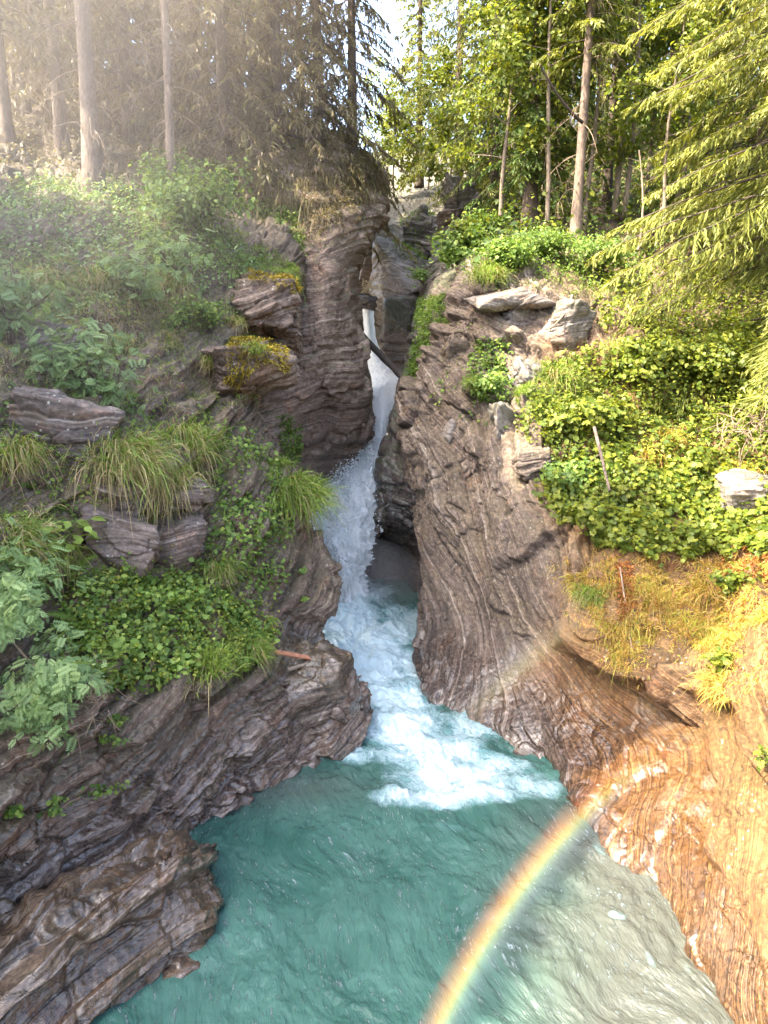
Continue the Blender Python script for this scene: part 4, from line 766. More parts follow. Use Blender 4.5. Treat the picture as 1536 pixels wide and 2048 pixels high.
ground_cover('undergrowth', 'thin undergrowth on the shaded forest floor', L, [(-200, 400), (-200, 130), (400, 180), (680, 280), (640, 440), (480, 400), (100, 390)], 12000, T_SIMPLE, .15, M_LARCH, 104, .5)
grass_patch('undergrowth', 'drooping dry twigs and herbs between the left trunks', L, [(-200, 420), (-200, 200), (400, 200), (690, 300), (640, 460), (480, 420), (100, 410)], 9000, .8, 142, M_LARCH, 0, 1, 1.1, 'undergrowth', .03)
grass_patch('grass', 'pale dry grass hanging over the upper left slope', L, [(-60, 760), (-60, 500), (150, 480), (330, 560), (430, 620), (360, 700), (180, 680), (80, 760)], 9000, .5, 105, M_GRASS, .0, .6, .9)
grass_patch('grass', 'tufty grass between the lichen rocks', L, [(-60, 1060), (20, 960), (220, 960), (420, 940), (480, 1040), (430, 1180), (330, 1160), (160, 1030)], 2600, .32, 106, M_GRASS, .1, .9, .8)
grass_patch('grass', 'soft green grass on the rounded lip of the upper ledge', L, [(440, 470), (540, 500), (592, 540), (590, 565), (520, 540), (440, 520)], 5200, .38, 107, M_GRASS, .55, 1, .7)
TU = [(600, 985, 'big bright tussock crowning the edge of the left cliff nose', .75, .85, 2400, .12), (255, 905, 'wide drooping tussock with straw coloured skirt in the middle of the left cliff', .8, .95, 2000, .5),
      (370, 880, 'broad green tussock right of the wide drooping one', .8, .95, 2000, .35), (335, 960, 'straw coloured tussock hanging below the broad green one', .55, .85, 1100, .65), (40, 900, 'drooping tussock at the left edge over bare rock', .5, .75, 900, .5),
      (30, 1075, 'thick tussock at the left edge above the rowan', .7, .7, 1400, .35), (120, 1110, 'straw tussock behind the large leaved plant', .4, .6, 600, .6), (410, 1320, 'long bladed tussock leaning over the banded rock', .5, .65, 1200, .12),
      (505, 1290, 'lush tussock on the corner above the orange plank', .36, .5, 900, .2), (440, 1130, 'tussock between leaves under the dark blocks', .4, .5, 700, .3), (500, 700, 'long grey green tussock hanging beside the yellow moss', .45, .8, 900, .35),
      (430, 720, 'thin straw tussock left of the mossy outcrop', .35, .7, 500, .6), (545, 1240, 'tiny tuft rooted in a crack of the cliff nose', .12, .22, 160, .2), (250, 690, 'pale tussock under the upper rowan', .4, .5, 500, .5),
      (475, 640, 'straw tuft under the upper rock nose', .3, .5, 400, .7), (90, 560, 'faded tussock high on the left slope', .6, .8, 900, .6), (200, 560, 'faded tussock right of its neighbour high on the left slope', .6, .8, 900, .6),
      (20, 640, 'long bleached tussock at the left edge of the upper slope', .6, .8, 900, .65), (340, 560, 'bleached tussock below the light green bush', .5, .7, 800, .6), (560, 920, 'green tuft behind the big bright tussock', .3, .4, 500, .2)]
for i, (x, y, lab, r, L_, c, st) in enumerate(TU):
    p, n_ = at(L, x, y); tussock(p, n_, r, L_, c, lab, 200+i, straw=st)
p, n_ = at(L, 60, 1245); rowan(p+np.array([.1, -.5, .3]), (1.5, 1.1, 1.5), 'large blue green rowan filling the left edge of the ledge', 301, 900, .27, (.25, -.5, 1))
p, n_ = at(L, 150, 1330); rowan(p+np.array([0, -.3, 0]), (1.1, .9, .9), 'lower rowan branches spilling over the banded rock at left', 302, 520, .26, (.1, -.8, .4))
p, n_ = at(L, 235, 830); rowan(p, (1.9, 1.3, 2.1), 'pale rowan spreading in front of bare rock in the middle of the left cliff', 303, 900, .28, (-.15, -.4, 1))
p, n_ = at(L, 290, 620); rowan(p, (1.3, 1.0, 1.6), 'small pale rowan above the spreading one', 304, 400, .28, (0, -.3, 1))
p, n_ = at(L, 340, 560); rowan(p, (1.8, 1.2, 1.7), 'wispy young rowan high on the left cliff', 305, 420, .28, (.1, -.2, 1))
p, n_ = at(L, 30, 690); rowan(p, (1.5, 1.0, 1.6), 'faded rowan at the left edge of the upper slope', 306, 420, .3, (-.1, -.3, 1))
p, n_ = at(L, 400, 1360); rowan(p*0+at(L, 95, 1400)[0], (.9, .8, .8), 'drooping rowan twig low at the left edge', 307, 220, .24, (.0, -.9, .1))
p, n_ = at(L, 400, 455); bush(p, (2.4, 1.6, 1.4), 'light green spreading bush on the upper left slope beside the grass lip', 310, M_GREENL, 3600, .14, T_OVATE, stems=10)
p, n_ = at(L, 340, 420); bush(p, (1.5, 1.2, 1.5), 'light green bush at the foot of the slim pale trunk', 311, M_GREENL, 2000, .14, T_OVATE)
p, n_ = at(L, 600, 400); bush(p, (1.6, 1.2, 1.6), 'dim green bush on the gorge rim under the drooping spruces', 312, M_GREENL, 1600, .14, T_OVATE)
p, n_ = at(L, 420, 660); bush(p, (.9, .8, .8), 'dusty shrub left of the upper rock nose', 313, M_GREENL, 700, .1, T_OVATE)
p, n_ = at(L, 370, 650); bush(p, (.8, .7, .9), 'low shrub between the rowan and the mossy outcrop', 314, M_GREENL, 700, .1, T_OVATE)
for i, (x, y, s_, c, lab) in enumerate([(130, 1160, .75, 9, 'fern below the large leaved plant'), (160, 1255, .6, 8, 'fern in the shade beside the rowan'), (210, 1360, .5, 7, 'fern at the lower edge of the leafy ledge'), (345, 1215, .45, 8, 'bright fern in the middle of the leafy ledge'), (300, 1160, .4, 7, 'small fern under the lichen speckled block'), (240, 1320, .4, 7, 'fern frond pair by the dead twigs')]):
    p, n_ = at(L, x, y); fern(p+np.array([0, -.15, .2]), s_, c, lab, 400+i)
grass_patch('grass', 'bright grass and herbs over the crest left of the gorge', L, [(330, 400), (470, 450), (592, 530), (592, 570), (500, 560), (360, 520), (250, 430)], 8000, .42, 152, M_GRASS, .5, 1, .8)
ground_cover('leafy_ground_cover', 'pale green herbs spread over the upper left slope', L, [(-60, 620), (-60, 360), (200, 360), (400, 430), (540, 520), (480, 600), (250, 600), (60, 680)], 8000, T_SIMPLE, .12, M_ROWAN, 153, .4, clump=.7)
grass_patch('grass', 'soft bright grass draped over the rock crest beside the dark gorge wall', 'gorge_left', [(470, 420), (590, 420), (612, 500), (605, 550), (540, 545), (470, 520)], 6000, .45, 154, M_GRASS, .5, 1, .9)
ground_cover('leafy_ground_cover', 'small herbs in the grass of the rock crest beside the gorge', 'gorge_left', [(470, 410), (600, 410), (610, 520), (480, 520)], 2500, T_SIMPLE, .12, M_GREENL, 155, .3)
# large leaved plant: every leaf a part
BIG = mk('leaf', T_OVATE[0], T_OVATE[1], M_GREENL, {'tint': np.full(7, .85)}, link=False)
p, n_ = at(L, 135, 1120); e = empty('goatsbeard_plant', p+np.array([0, -.2, .2]), 'large leaved plant with a cream flower plume beside the speckled block', 'plant'); rr = random.Random(8); gs = Geo(); gf = Geo()
for k in range(34):
    o = BIG.copy(); COL.objects.link(o); o.parent = e; a = rr.uniform(-1.9, 1.9)-1.2; r_ = rr.uniform(.1, .75); h_ = rr.uniform(.1, .75)
    o.location = (r_*math.cos(a)+.15, r_*math.sin(a)*.6-.1, h_); o.rotation_euler = (rr.uniform(-.5, .1), rr.uniform(-.4, .4), a-math.pi/2); s_ = rr.uniform(.22, .4); o.scale = (s_, s_, s_)
    q = np.array(e.location); v, f = tube(bez(q, q+np.array([0, 0, h_*.8]), q+np.array(o.location), 5), .008, 4); gs.add(v, f, .5)
gs.build('stems', M_GREENL, e); q = np.array(e.location)+np.array([-.05, -.35, .62]); rg = np.random.default_rng(4)
blades(gf, q+rg.normal(0, .04, (160, 3)), norm(rg.normal(size=(160, 3))+np.array([.2, -.3, .5])), np.full(160, .16), np.full(160, .5), np.full(160, .012), rg, np.ones(160)); gf.build('flower_plume', leaf_mat('cream_flower', (.5, .46, .3), (.6, .56, .38)), e)
for i, (px, py, sz, lab) in enumerate([(120, 1605, .5, 'little leafy plant in a crack of the lower banded rock'), (215, 1580, .42, 'row of round leaves in the crack of the lower banded rock'), (600, 1140, .16, 'single bright plant on the cliff nose'), (612, 1195, .14, 'tiny fern like plant on the cliff nose'), (240, 1480, .4, 'trailing plant hanging down the crack between two banded rocks'), (235, 1440, .35, 'trailing green herbs under the leafy ledge'), (30, 1620, .3, 'tiny green plant at the left edge of the lower rock')]):
    p, n_ = at(L, px, py); bush(p+n_*.05, (sz, sz*.5, sz*.45), lab, 420+i, M_GREENL, 60 if sz > .2 else 30, .085, T_LOBED, 'small plants in rock cracks', 'plant', 'crack_plant', 4, (0, -.8, .5))
grass_patch('undergrowth', 'dim hanging twigs and growth over the rim of the dark gorge wall', 'gorge_left', [(470, 330), (600, 270), (760, 310), (770, 380), (700, 420), (640, 470), (560, 500), (470, 480)], 9000, .9, 130, M_LARCH, 0, 1, 1.5, 'undergrowth', .04)
ground_cover('undergrowth', 'sparse weeds on the upper face of the dark gorge wall', 'gorge_left', [(560, 400), (700, 390), (720, 440), (640, 520), (590, 560), (560, 520)], 700, T_SIMPLE, .12, M_LARCH, 131, .3, clump=1)
moss_spots = [(560, 820), (600, 850), (600, 960), (560, 930)]
ground_cover('leafy_ground_cover', 'green moss and weeds on the dark hollow wall below the jutting block', 'gorge_left', moss_spots, 1200, T_SIMPLE, .12, M_GREENL, 132, .15)
# yellow moss pads
def moss_pad(surf, poly, cnt, label, seed, mat=None, size=.05, name='moss_pad', lift=.1):
    rg = np.random.default_rng(seed); p, n_ = pick(surf, poly, cnt, rg, .02); g = Geo(); p = p+n_*rg.uniform(0, lift, len(p))[:, None]
    blades(g, p, norm(n_+rg.normal(0, .5, (len(p), 3))), np.full(len(p), size*1.6), np.full(len(p), .5), np.full(len(p), size*.55), rg, rg.random(len(p)), 2)
    return tag(g.build(name, mat or M_MOSS), label, 'moss', 'moss pads on the rocks', 'stuff')
OUT = 'b:jutting brown ledge block capped with yellow moss beside the dark gorge wall'
moss_pad(OUT, [(460, 660), (540, 665), (572, 700), (580, 745), (520, 725), (480, 775), (455, 760)], 5200, 'golden moss draped over the jutting ledge block', 501, None, .085)
moss_pad('b:upper layered rock nose under the grassy lip', [(500, 530), (580, 530), (600, 570), (590, 590), (560, 575), (500, 560)], 3000, 'ochre moss fringe under the grassy lip', 502, None, .085)
tp_, tn_ = at(OUT, 510, 690); tussock(tp_, np.array([0, -.3, .9]), .3, .3, 450, 'soft green tussock growing on the golden moss', 503, straw=.1)
moss_pad(L, [(480, 890), (560, 930), (600, 1010), (560, 1000)], 1500, 'green moss behind the big bright tussock', 504, M_GREENL)
moss_pad('inner', [(845, 600), (905, 590), (905, 640), (880, 700), (850, 760), (815, 770), (830, 700)], 9000, 'thick green moss and tiny leaves coating the shaded wall right of the upper fall', 505, M_GREENL, .09, 'moss_curtain', .25)
moss_pad('b:smooth grey boulder wedged in the gorge above the top of the waterfall', [(780, 470), (850, 470), (850, 530), (800, 520)], 700, 'grass green moss on the crown of the wedged boulder', 506, M_GREENL, .12, 'moss_pad', .2)
moss_pad('b:rough grey rock with grass patches standing behind the wedged boulder', [(790, 430), (870, 420), (850, 500), (800, 500)], 900, 'green patches on the rough rock behind the boulder', 507, M_GREENL, .12, 'moss_pad', .2)
# dead twigs, bent branch
g = Geo(); rg = np.random.default_rng(9); c0 = at(L, 170, 1400)[0]
for k in range(60):
    a = c0+rg.normal(0, .3, 3)*np.array([1.2, .4, .6])+np.array([0, -.25, .1]); d = norm(rg.normal(size=3)*np.array([1, .4, .8])+np.array([0, -.2, -.3])); v, f = tube(bez(a, a+d*.3+rg.normal(0, .08, 3), a+d*rg.uniform(.3, .8), 5), np.linspace(.009, .003, 5), 4); g.add(v, f, .5)
o = tag(g.build('dead_twigs', M_TWIG), 'tangle of dry dead twigs under the rowan at the ledge edge', 'twigs', kind='stuff')
a, b_ = at(L, 62, 1265)[0]+np.array([0, -.8, .35]), at(L, 185, 1365)[0]+np.array([0, -.3, .05]); v, f = tube(bez(a, (a+b_)/2+np.array([-.15, -.15, -.25]), b_, 12), np.linspace(.016, .03, 12), 7); g = Geo(); g.add(v, f); tag(g.build('bent_branch', M_TWIG), 'bare bent branch curving down through the rowan', 'branch')

grass_patch('grass', 'short grass and weeds over the upper left rocks', L, [(-60, 900), (-60, 560), (300, 540), (480, 600), (520, 780), (420, 850), (200, 780), (60, 930)], 9500, .32, 140, M_GRASS, .1, 1, .8)
ground_cover('leafy_ground_cover', 'small herbs between the tussocks of the left cliff', L, [(-60, 1200), (-60, 800), (150, 760), (420, 830), (520, 900), (420, 1000), (200, 960), (100, 1180)], 4200, T_OVATE, .1, M_GREENL, 141, .2, clump=.9)
# ------------------------------------------------------------------ right bank plants
Rr = 'right_cliff'
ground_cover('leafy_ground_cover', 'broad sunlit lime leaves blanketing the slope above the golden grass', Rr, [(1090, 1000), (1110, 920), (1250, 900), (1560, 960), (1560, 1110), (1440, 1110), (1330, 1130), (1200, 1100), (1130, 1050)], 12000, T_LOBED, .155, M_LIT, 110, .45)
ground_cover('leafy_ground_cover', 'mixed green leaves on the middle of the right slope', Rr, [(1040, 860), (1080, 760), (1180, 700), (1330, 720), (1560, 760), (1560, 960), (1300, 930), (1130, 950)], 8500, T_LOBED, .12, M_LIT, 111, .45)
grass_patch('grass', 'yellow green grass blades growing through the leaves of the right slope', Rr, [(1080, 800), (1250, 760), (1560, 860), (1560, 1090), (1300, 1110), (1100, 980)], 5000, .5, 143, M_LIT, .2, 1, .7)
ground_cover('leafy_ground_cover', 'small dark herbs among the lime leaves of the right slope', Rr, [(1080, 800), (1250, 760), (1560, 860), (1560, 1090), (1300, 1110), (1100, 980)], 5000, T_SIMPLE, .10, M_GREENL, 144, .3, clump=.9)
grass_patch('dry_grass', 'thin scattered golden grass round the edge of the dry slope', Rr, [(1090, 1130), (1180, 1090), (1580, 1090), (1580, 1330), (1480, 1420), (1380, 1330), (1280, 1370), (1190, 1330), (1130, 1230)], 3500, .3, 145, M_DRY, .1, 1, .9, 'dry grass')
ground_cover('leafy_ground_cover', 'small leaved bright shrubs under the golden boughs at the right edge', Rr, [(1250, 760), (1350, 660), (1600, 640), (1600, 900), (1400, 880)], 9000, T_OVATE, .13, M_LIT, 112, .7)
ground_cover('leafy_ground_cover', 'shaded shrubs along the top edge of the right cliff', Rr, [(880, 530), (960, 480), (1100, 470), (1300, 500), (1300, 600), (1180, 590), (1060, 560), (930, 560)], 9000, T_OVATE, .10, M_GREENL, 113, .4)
ground_cover('undergrowth', 'undergrowth on the right forest floor', Rr, [(930, 540), (960, 340), (1300, 300), (1700, 320), (1700, 520), (1300, 520)], 9000, T_SIMPLE, .28, M_SPRUCE, 114, .8)
ground_cover('leafy_ground_cover', 'ferny green patch hanging down the pale rock of the pillar', Rr, [(950, 690), (1010, 680), (1020, 800), (960, 810), (935, 760)], 1500, T_OVATE, .13, M_GREENL, 115, .25)
ground_cover('leafy_ground_cover', 'sparse green weeds scattered over the upper pillar', Rr, [(850, 760), (920, 640), (1000, 650), (1060, 720), (1040, 860), (960, 860), (880, 830)], 700, T_OVATE, .12, M_GREENL, 116, .15, clump=1.2)
grass_patch('grass', 'tall soft green grass on the shoulder right of the pillar', Rr, [(1030, 800), (1060, 730), (1150, 710), (1200, 790), (1180, 860), (1060, 840)], 5200, .55, 117, M_GRASS, .5, 1, .6)
grass_patch('dry_grass', 'golden dry grass glowing on the slope above the orange rock', Rr, [(1130, 1160), (1230, 1110), (1400, 1120), (1580, 1110), (1580, 1230), (1480, 1260), (1440, 1330), (1330, 1260), (1280, 1320), (1220, 1310), (1170, 1210)], 17000, .36, 118, M_DRY, .25, 1, .7, 'dry grass', .028)
grass_patch('dry_grass', 'golden tufts trailing down the orange rock face', Rr, [(1215, 1250), (1290, 1260), (1260, 1350), (1225, 1330)], 1300, .35, 119, M_DRY, .4, 1, .8, 'dry grass')
grass_patch('dry_grass', 'yellow green tufts hanging at the right end of the golden slope', Rr, [(1400, 1230), (1490, 1250), (1470, 1400), (1410, 1400)], 1800, .32, 120, M_DRY, .5, 1, .8, 'dry grass')
ground_cover('leafy_ground_cover', 'mixed shrubs under the lowest golden boughs at the right edge', Rr, [(1180, 560), (1580, 540), (1580, 700), (1200, 670)], 6500, T_OVATE, .13, M_LIT, 150, .7)
ground_cover('leafy_ground_cover', 'sunlit saplings and shrubs between the right hand trunks', Rr, [(930, 500), (960, 400), (1250, 340), (1600, 340), (1600, 500), (1250, 480)], 9000, T_OVATE, .2, M_LIT, 151, 1.2)
grass_patch('grass', 'shaded grass fringe on the cliff top', Rr, [(930, 570), (960, 520), (1100, 520), (1260, 570), (1350, 640), (1250, 660), (1150, 600), (1000, 560)], 4200, .45, 121, M_GRASS, .3, 1, .8)
def rusty(poly, cnt, lab, seed): return moss_pad(Rr, poly, cnt, lab, seed, M_RUST, .06, 'moss_pad', .15)
rusty([(1440, 1140), (1470, 1080), (1560, 1090), (1560, 1160), (1480, 1170)], 2600, 'rust red moss mound at the right edge above the golden grass', 510)
rusty([(1232, 1130), (1260, 1120), (1275, 1210), (1240, 1250)], 1100, 'rust red roots hanging at the left end of the golden grass', 511)
TR = [(1180, 1185, 'dull green tussock on bare rock left of the golden grass', .36, .5, 800, .2, M_GRASS), (1290, 905, 'straw yellow tussock among the lime leaves', .5, .6, 900, .55, M_DRY), (1480, 930, 'yellow tussock above the pale rock at the right edge', .45, .55, 800, .4, M_DRY), (1340, 870, 'yellow tussock under the twiggy hollow', .45, .6, 700, .4, M_DRY),
      (985, 545, 'bright grass hummock on the left corner of the cliff top', .6, .55, 1500, .15, M_GRASS), (1120, 750, 'pale soft hummock of grass on the right shoulder', .7, .6, 1400, .3, M_GRASS), (1230, 690, 'straw tussock under the drooping boughs', .5, .6, 900, .6, M_GRASS), (1150, 880, 'straw tuft under the soft hummock', .35, .5, 500, .6, M_GRASS),
      (940, 760, 'round green tuft on the pillar', .25, .3, 400, .1, M_GRASS), (1430, 1360, 'golden tuft crowning the bulging orange rock', .35, .4, 600, .3, M_DRY), (1310, 1190, 'tall golden tussock in the middle of the dry grass', .5, .5, 900, .3, M_DRY), (1400, 1180, 'golden tussock right of the tallest one', .5, .5, 900, .3, M_DRY)]
for i, (x, y, lab, r, L_, c, st, m) in enumerate(TR):
    p, n_ = at(Rr, x, y); tussock(p, n_, r, L_, c, lab, 260+i, m, 'tussocks on the right slope', st)
BR = [(1020, 530, (1.5, 1.2, .8), 'leafy shrub on the cliff top above the flat slab', M_GREENL, 2400, .11), (1090, 510, (1.6, 1.3, .9), 'elder bush with pale flower heads on the cliff top', M_GREENL, 2800, .11), (1200, 540, (1.8, 1.4, .9), 'dark shrub at the foot of the straight trunk', M_GREENL, 2800, .11),
      (880, 520, (1.2, 1.0, 1.0), 'dark green shrub on the rim left of the flat slab', M_GREENL, 1500, .15), (890, 475, (1.0, 1.0, 1.0), 'bright lime shrub at the foot of the lit crag', M_LIT, 1400, .15), (955, 480, (1.2, 1.0, 1.0), 'dark juniper like shrub right of the lit crag', M_GREENL, 1500, .14), (850, 830, (.8, .6, .5), 'small bush clinging to the rock beside the falls', M_GREENL, 800, .12),
      (970, 795, (.8, .6, .6), 'leafy clump on the pillar below the pale rock', M_GREENL, 900, .12), (1120, 870, (1.1, 1.0, .9), 'bright bush at the left end of the leafy slope', M_LIT, 1300, .16), (1200, 860, (1.5, 1.0, .8), 'spreading bush around the leaning dead stick', M_LIT, 1700, .16), (1250, 760, (1.7, 1.3, 1.1), 'large leaved bush under the golden boughs', M_LIT, 1900, .18),
      (1330, 740, (1.5, 1.2, 1.1), 'leafy bush with a few white tips in the middle of the right slope', M_LIT, 1900, .17), (1440, 780, (2.0, 1.5, 1.5), 'dense small leaved bush at the right edge', M_LIT, 4200, .12), (1520, 850, (1.6, 1.3, 1.4), 'golden leaved bush beside the twiggy hollow', M_LIT, 3000, .12), (1460, 1180, (.6, .5, .5), 'leafy plant with broad leaves on the rust red moss', M_LIT, 320, .15),
      (1440, 1340, (.5, .4, .4), 'green clump hanging on the orange rock at right', M_LIT, 320, .1), (1535, 1530, (.4, .3, .3), 'small bright plant at the right edge above the orange rock', M_LIT, 160, .1), (1150, 960, (1.2, .9, .7), 'deep green bush at the left of the lime leaves', M_GREENL, 1500, .16), (1360, 420, (1.6, 1.4, 1.3), 'sunlit lime shrub under the pale reddish trunk', M_LIT, 1700, .2), (840, 575, (.7, .5, .7), 'white flowering shrub leaning over the slot', M_GREENL, 500, .12)]
for i, (x, y, sz, lab, m, c, lf) in enumerate(BR):
    p, n_ = at('inner' if x in (840, 850) else Rr, x, y); bush(p, sz, lab, 330+i, m, c, lf, T_OVATE if i % 3 else T_LOBED, 'bushes on the right bank')
# sticks, log, plank
def stick(name, a, b_, r0, r1, mat, label, cat, bend=(0, 0, 0), n_=10, side=0):
    a, b_ = np.array(a), np.array(b_); path = bez(a, (a+b_)/2+np.array(bend), b_, n_); v, f = tube(path, np.linspace(r0, r1, n_), 9); v = v+.15*max(r0, r1)*fbm(v*5, 2)[:, None]; g = Geo(); g.add(v, f)
    rg = np.random.default_rng(int(abs(a[0]*100))+3)
    for k in range(side):
        q = path[rg.integers(2, n_-1)]; v, f = tube(bez(q, q+rg.normal(0, .1, 3), q+norm(b_-a)*rg.uniform(.1, .5)+rg.normal(0, .25, 3), 4), np.linspace(r1*.6, .003, 4), 4); g.add(v, f)
    for q, rr_, d in ((path[0], r0, path[0]-path[1]), (path[-1], r1, path[-1]-path[-2])):
        th = np.linspace(0, 2*np.pi, 9, endpoint=False); fr = frames(np.array([d]), np.array([[.3, .2, .9]]))[0]; v = np.concatenate([q+rr_*(np.cos(th)[:, None]*fr[0]+np.sin(th)[:, None]*fr[2]), [q+norm(d)*rr_*.15]]); g.add(v, np.array([[i, (i+1) % 9, 9] for i in range(9)]))
    return tag(g.build(name, mat), label, cat)
stick('log', P(724, 672, 36.5), P(806, 756, 33.6), .17, .15, M_BARKD, 'dark log wedged slantwise across the upper fall', 'log')
stick('dead_stick', P(1177, 850, 21.3)+np.array([0, -.6, 0]), P(1208, 975, 20)+np.array([0, -.5, 0]), .05, .035, M_BARK, 'pale dead stick leaning down through the leaves of the right slope', 'stick', side=2)
stick('dead_branch', P(1145, 590, 25.3), P(1095, 660, 24.4), .05, .02, M_TWIG, 'crooked bare branch hanging in front of the leaning grey slab', 'branch', (.2, 0, -.2), side=4)
stick('dead_branch', P(1250, 600, 26), P(1320, 720, 24.5), .045, .02, M_TWIG, 'thin dry branch lying on the slope under the drooping boughs', 'branch', side=5)
stick('dead_sapling', P(1275, 500, 29.5), P(1380, 320, 30), .05, .02, M_TWIG, 'thin leaning bare stem in front of the forest gap', 'stem', side=6)
stick('bare_sapling', P(1278, 500, 30), P(1278, 300, 30.5), .05, .03, M_BARKP, 'thin crooked bare sapling right of the twin grey stems', 'stem', (.3, 0, 0), side=6)
stick('dead_stick', P(1240, 1135, 18.4), P(1262, 1330, 16.4)+np.array([0, -.3, 0]), .022, .014, M_TWIG, 'pale bare root dangling through the golden grass', 'root', side=3)
stick('broken_branch', P(1165, 245, 30.2), P(1080, 130, 29), .07, .03, M_BARKD, 'dark dead limb slanting up left from the straight trunk', 'branch', (0, 0, -.4), side=6)
g = Geo(); rg = np.random.default_rng(19); c0 = P(1500, 845, 19.6)
for k in range(70):
    a = c0+rg.normal(0, .3, 3)*np.array([1.5, .6, .8]); d = norm(rg.normal(size=3)); v, f = tube(bez(a, a+d*.3+rg.normal(0, .1, 3), a+d*rg.uniform(.3, .9)-np.array([0, 0, .2]), 5), np.linspace(.014, .004, 5), 4); g.add(v, f, .5)
tag(g.build('dead_twigs', M_TWIG), 'pale twiggy hollow of dead roots under the bushes at the right edge', 'twigs', kind='stuff')
g = Geo(); rg = np.random.default_rng(39); c0 = P(738, 572, 40.6)
for k in range(26):
    a = c0+rg.normal(0, .22, 3)*np.array([1.3, .5, .8]); d = norm(rg.normal(size=3)*np.array([1, .3, .7])); v, f = tube(np.stack([a-d*.25, a, a+d*rg.uniform(.2, .5)]), [.025, .022, .01], 5); g.add(v, f, .5)
tag(g.build('driftwood', plain_mat('sunlit_wood', (.45, .36, .22), (.7, .6, .42))), 'driftwood sticks coloured as if sunlit, jammed over the lip of the upper fall', 'driftwood', kind='stuff')  # pale gold colour stands for sunlight falling on the sticks
g = Geo(); rg = np.random.default_rng(29)
for k in range(26):
    a = P(rg.uniform(1000, 1120), rg.uniform(575, 590), 25.6); v, f = tube(bez(a, a+rg.normal(0, .1, 3), a+rg.normal(0, .15, 3)-np.array([0, .1, rg.uniform(.2, .7)]), 5), np.linspace(.015, .004, 5), 4); g.add(v, f, .5)
tag(g.build('hanging_roots', M_TWIG), 'brown roots hanging from the turf over the flat slab', 'roots', kind='stuff')
# weathered plank
M_PL = plain_mat('weathered_plank', (.20, .075, .04), (.32, .15, .085), 9)
a, b_ = P(553, 1308, 17.3), P(622, 1320, 17.9); d = b_-a; Lp = np.linalg.norm(d); fr = frames(d[None], np.array([[0, -.45, 1.0]]))[0]
bx = np.array([[x, y, z] for x in (-.075, .075) for y in (0, Lp) for z in (-.022, .022)]); bx[2:4, 1] -= .05
pl = mk('plank', (bx@np.stack([fr[0], fr[1], fr[2]]))+a+np.array([0, -.15, .12]), np.array([[0, 1, 3, 2], [4, 6, 7, 5], [0, 4, 5, 1], [2, 3, 7, 6], [0, 2, 6, 4], [1, 5, 7, 3]]), M_PL, smooth=False); tag(pl, 'reddish weathered plank stranded on the ledge of the left cliff nose', 'plank')
bv = pl.modifiers.new('edge', 'BEVEL'); bv.width = .006; bv.segments = 2
stick('driftwood', P(575, 1340, 17.2), P(640, 1322, 17.9), .06, .035, M_BARKP, 'pale driftwood stick lying below the reddish plank', 'driftwood', (0, 0, .03))
# ------------------------------------------------------------------ mist in the air and the bow of sunlit spray over the pool
def volume_mat(name, dens, col=(1, 1, 1), g_=0.0):
    m, n, l = newmat(name); out = nd(n, 'OutputMaterial'); v = nd(n, 'VolumeScatter'); v.inputs['Color'].default_value = (*col, 1); v.inputs['Density'].default_value = dens; v.inputs['Anisotropy'].default_value = g_
    l.new(v.outputs[0], out.inputs['Volume']); return m, n, l, v
def ellipsoid(name, c, rad, mat, label):
    th = np.linspace(-np.pi/2, np.pi/2, 24)[:, None]; ph = np.linspace(0, 2*np.pi, 36, endpoint=False)[None]
    d = np.stack([np.cos(th)*np.cos(ph), np.cos(th)*np.sin(ph), np.sin(th)+0*ph], -1)*np.array(rad); r, cc = 24, 36
    i = np.arange(r-1)[:, None]*cc; j = np.arange(cc)[None]; f = np.stack([i+j, i+(j+1) % cc, i+cc+(j+1) % cc, i+cc+j], -1).reshape(-1, 4)
    o = mk(name, d, f, mat); o.location = c; return tag(o, label, 'mist', kind='stuff')
mm_ = volume_mat('mist_glow', .0070, (1, .80, .60))[0]  # built for the glow at upper left; warm sun tint is in the colour
for k_ in range(9):
    sc_ = 1.12-.1*k_; ellipsoid('mist', (-8.4+.1*k_, 14.5, 16.9+.2*k_), (7.6*sc_, 5*sc_, 7.6*sc_), mm_, 'mist tinted with warm sun glow drifting in front of the left trees')
ellipsoid('mist', tuple(P(725, 1165, 28.6)), (2.6, 1.4, 1.9), volume_mat('fall_mist', .09)[0], 'white spray cloud at the foot of the waterfall')
fm_ = volume_mat('edge_mist', .07)[0]
for x_, y_, Y_, r_ in ((690, 985, 31.0, (1.3, .8, 1.2)), (662, 1050, 29.8, (1.1, .8, 1.4)), (655, 1120, 29.0, (1.0, .8, 1.5))): ellipsoid('mist', tuple(P(x_, y_, Y_)), r_, fm_, 'fine spray hanging along the ragged edge of the waterfall')
ax_ = -np.array(sdir); u0 = norm(np.cross(ax_, [0, 0, 1.0])); v0 = np.cross(ax_, u0); cp = np.array([0, 0, CAMH]); RB = 11.2
def phi(px, py): d_ = norm(ray(px, py)); return math.atan2(d_@v0, d_@u0)
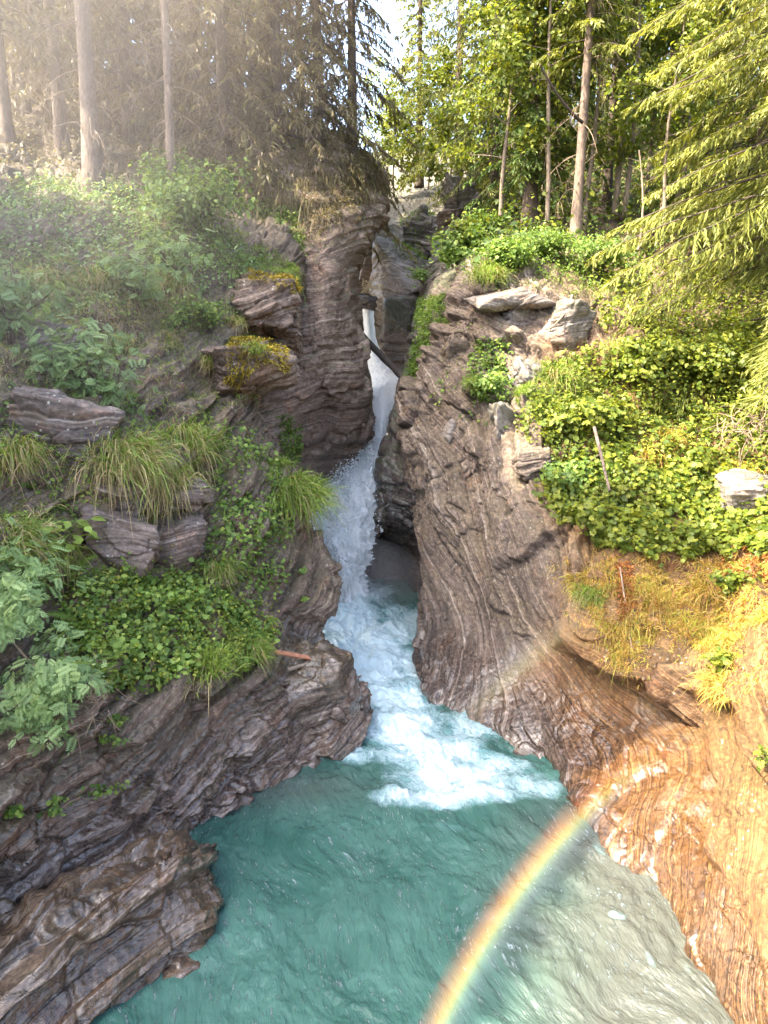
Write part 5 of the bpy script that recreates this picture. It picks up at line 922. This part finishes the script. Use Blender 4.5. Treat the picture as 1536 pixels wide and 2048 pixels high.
def bow(name, label, pa_, pb_, lo, hi, peak, RB, colours, fadein=False):
    """a slice of the cone round the sun's axis, filled with spray that scatters its colour by angle"""
    p0_, p1_ = phi(*pa_), phi(*pb_); p0_ += 2*math.pi*round((p1_-p0_)/(2*math.pi)); V = []; mid = math.radians((lo+hi)/2)
    for q in np.linspace(p0_, p1_, 60):
        rd = math.cos(q)*u0+math.sin(q)*v0
        for rr_, an in ((RB-.6, lo-.1), (RB-.6, hi+.1), (RB+.6, hi+.1), (RB+.6, lo-.1)): t_ = math.radians(an); V.append(cp+rr_*(math.cos(t_)*ax_+math.sin(t_)*rd))
    V = np.array(V); D_ = RB*math.cos(mid); cen = cp+ax_*D_; Mx = np.stack([u0, v0, ax_], 1)
    Fq = [[4*i+j, 4*i+4+j, 4*i+4+(j+1) % 4, 4*i+(j+1) % 4] for i in range(59) for j in range(4)]+[[0, 1, 2, 3], [4*59+3, 4*59+2, 4*59+1, 4*59]]
    m, n, l, v = volume_mat('rainbow_spray', 1, g_=-.6)
    tc = nd(n, 'TexCoord').outputs['Object']; sp = nd(n, 'SeparateXYZ'); l.new(tc, sp.inputs[0])
    rho = math_(n, l, 'SQRT', math_(n, l, 'ADD', math_(n, l, 'MULTIPLY', sp.outputs[0], sp.outputs[0]), math_(n, l, 'MULTIPLY', sp.outputs[1], sp.outputs[1])))
    ang = math_(n, l, 'ARCTANGENT', math_(n, l, 'DIVIDE', rho, math_(n, l, 'ADD', sp.outputs[2], D_)))
    t_ = math_(n, l, 'DIVIDE', math_(n, l, 'SUBTRACT', ang, math.radians(lo)), math.radians(hi-lo), True)
    cr = ramp(n, colours); l.new(t_, cr.inputs[0]); l.new(cr.outputs[0], v.inputs['Color'])
    dr = ramp(n, [(0, g3(0)), (.22, g3(.08)), (.42, g3(.42)), (.60, g3(1)), (.78, g3(.5)), (1, g3(0))], 'B_SPLINE'); l.new(t_, dr.inputs[0])
    pa = nd(n, 'Math', operation='ARCTAN2'); l.new(sp.outputs[1], pa.inputs[0]); l.new(sp.outputs[0], pa.inputs[1])
    fade = math_(n, l, 'DIVIDE', math_(n, l, 'ABSOLUTE', math_(n, l, 'SUBTRACT', pa.outputs[0], p1_)), abs(p1_-p0_)*.4, True)
    if fadein: fade = math_(n, l, 'MULTIPLY', fade, math_(n, l, 'DIVIDE', math_(n, l, 'ABSOLUTE', math_(n, l, 'SUBTRACT', pa.outputs[0], p0_)), abs(p1_-p0_)*.4, True))
    l.new(math_(n, l, 'MULTIPLY', math_(n, l, 'MULTIPLY', dr.outputs[0], fade), peak), v.inputs['Density'])
    o = mk(name, (V-cen)@Mx, np.array(Fq), m); o.matrix_world = Matrix(np.vstack([np.hstack([Mx, cen[:, None]]), [0, 0, 0, 1]]).tolist())
    return tag(o, label, 'rainbow')
CLR = [(0, (.8, .75, 1)), (.22, (.75, .85, 1)), (.40, (.75, 1, .65)), (.52, (1, .95, .25)), (.68, (1, .50, .10)), (.85, (.95, .26, .10)), (1, (.8, .2, .1))]
bow('rainbow', 'bright rainbow arching through the spray over the pool to the orange rock', (860, 2170), (1350, 1530), 40.1, 43.0, .11, 11.2, CLR)
bow('rainbow', 'very faint second rainbow low on the banded right rock', (1000, 1530), (1250, 1310), 49.6, 53.6, .045, 12.5, [(0, (.95, .3, .12)), (.4, (1, .6, .2)), (.6, (1, .95, .5)), (1, (.7, .8, 1))], True)
for o in S.objects:
    if o.get('category') and not o.get('kind'): o['kind'] = 'thing'
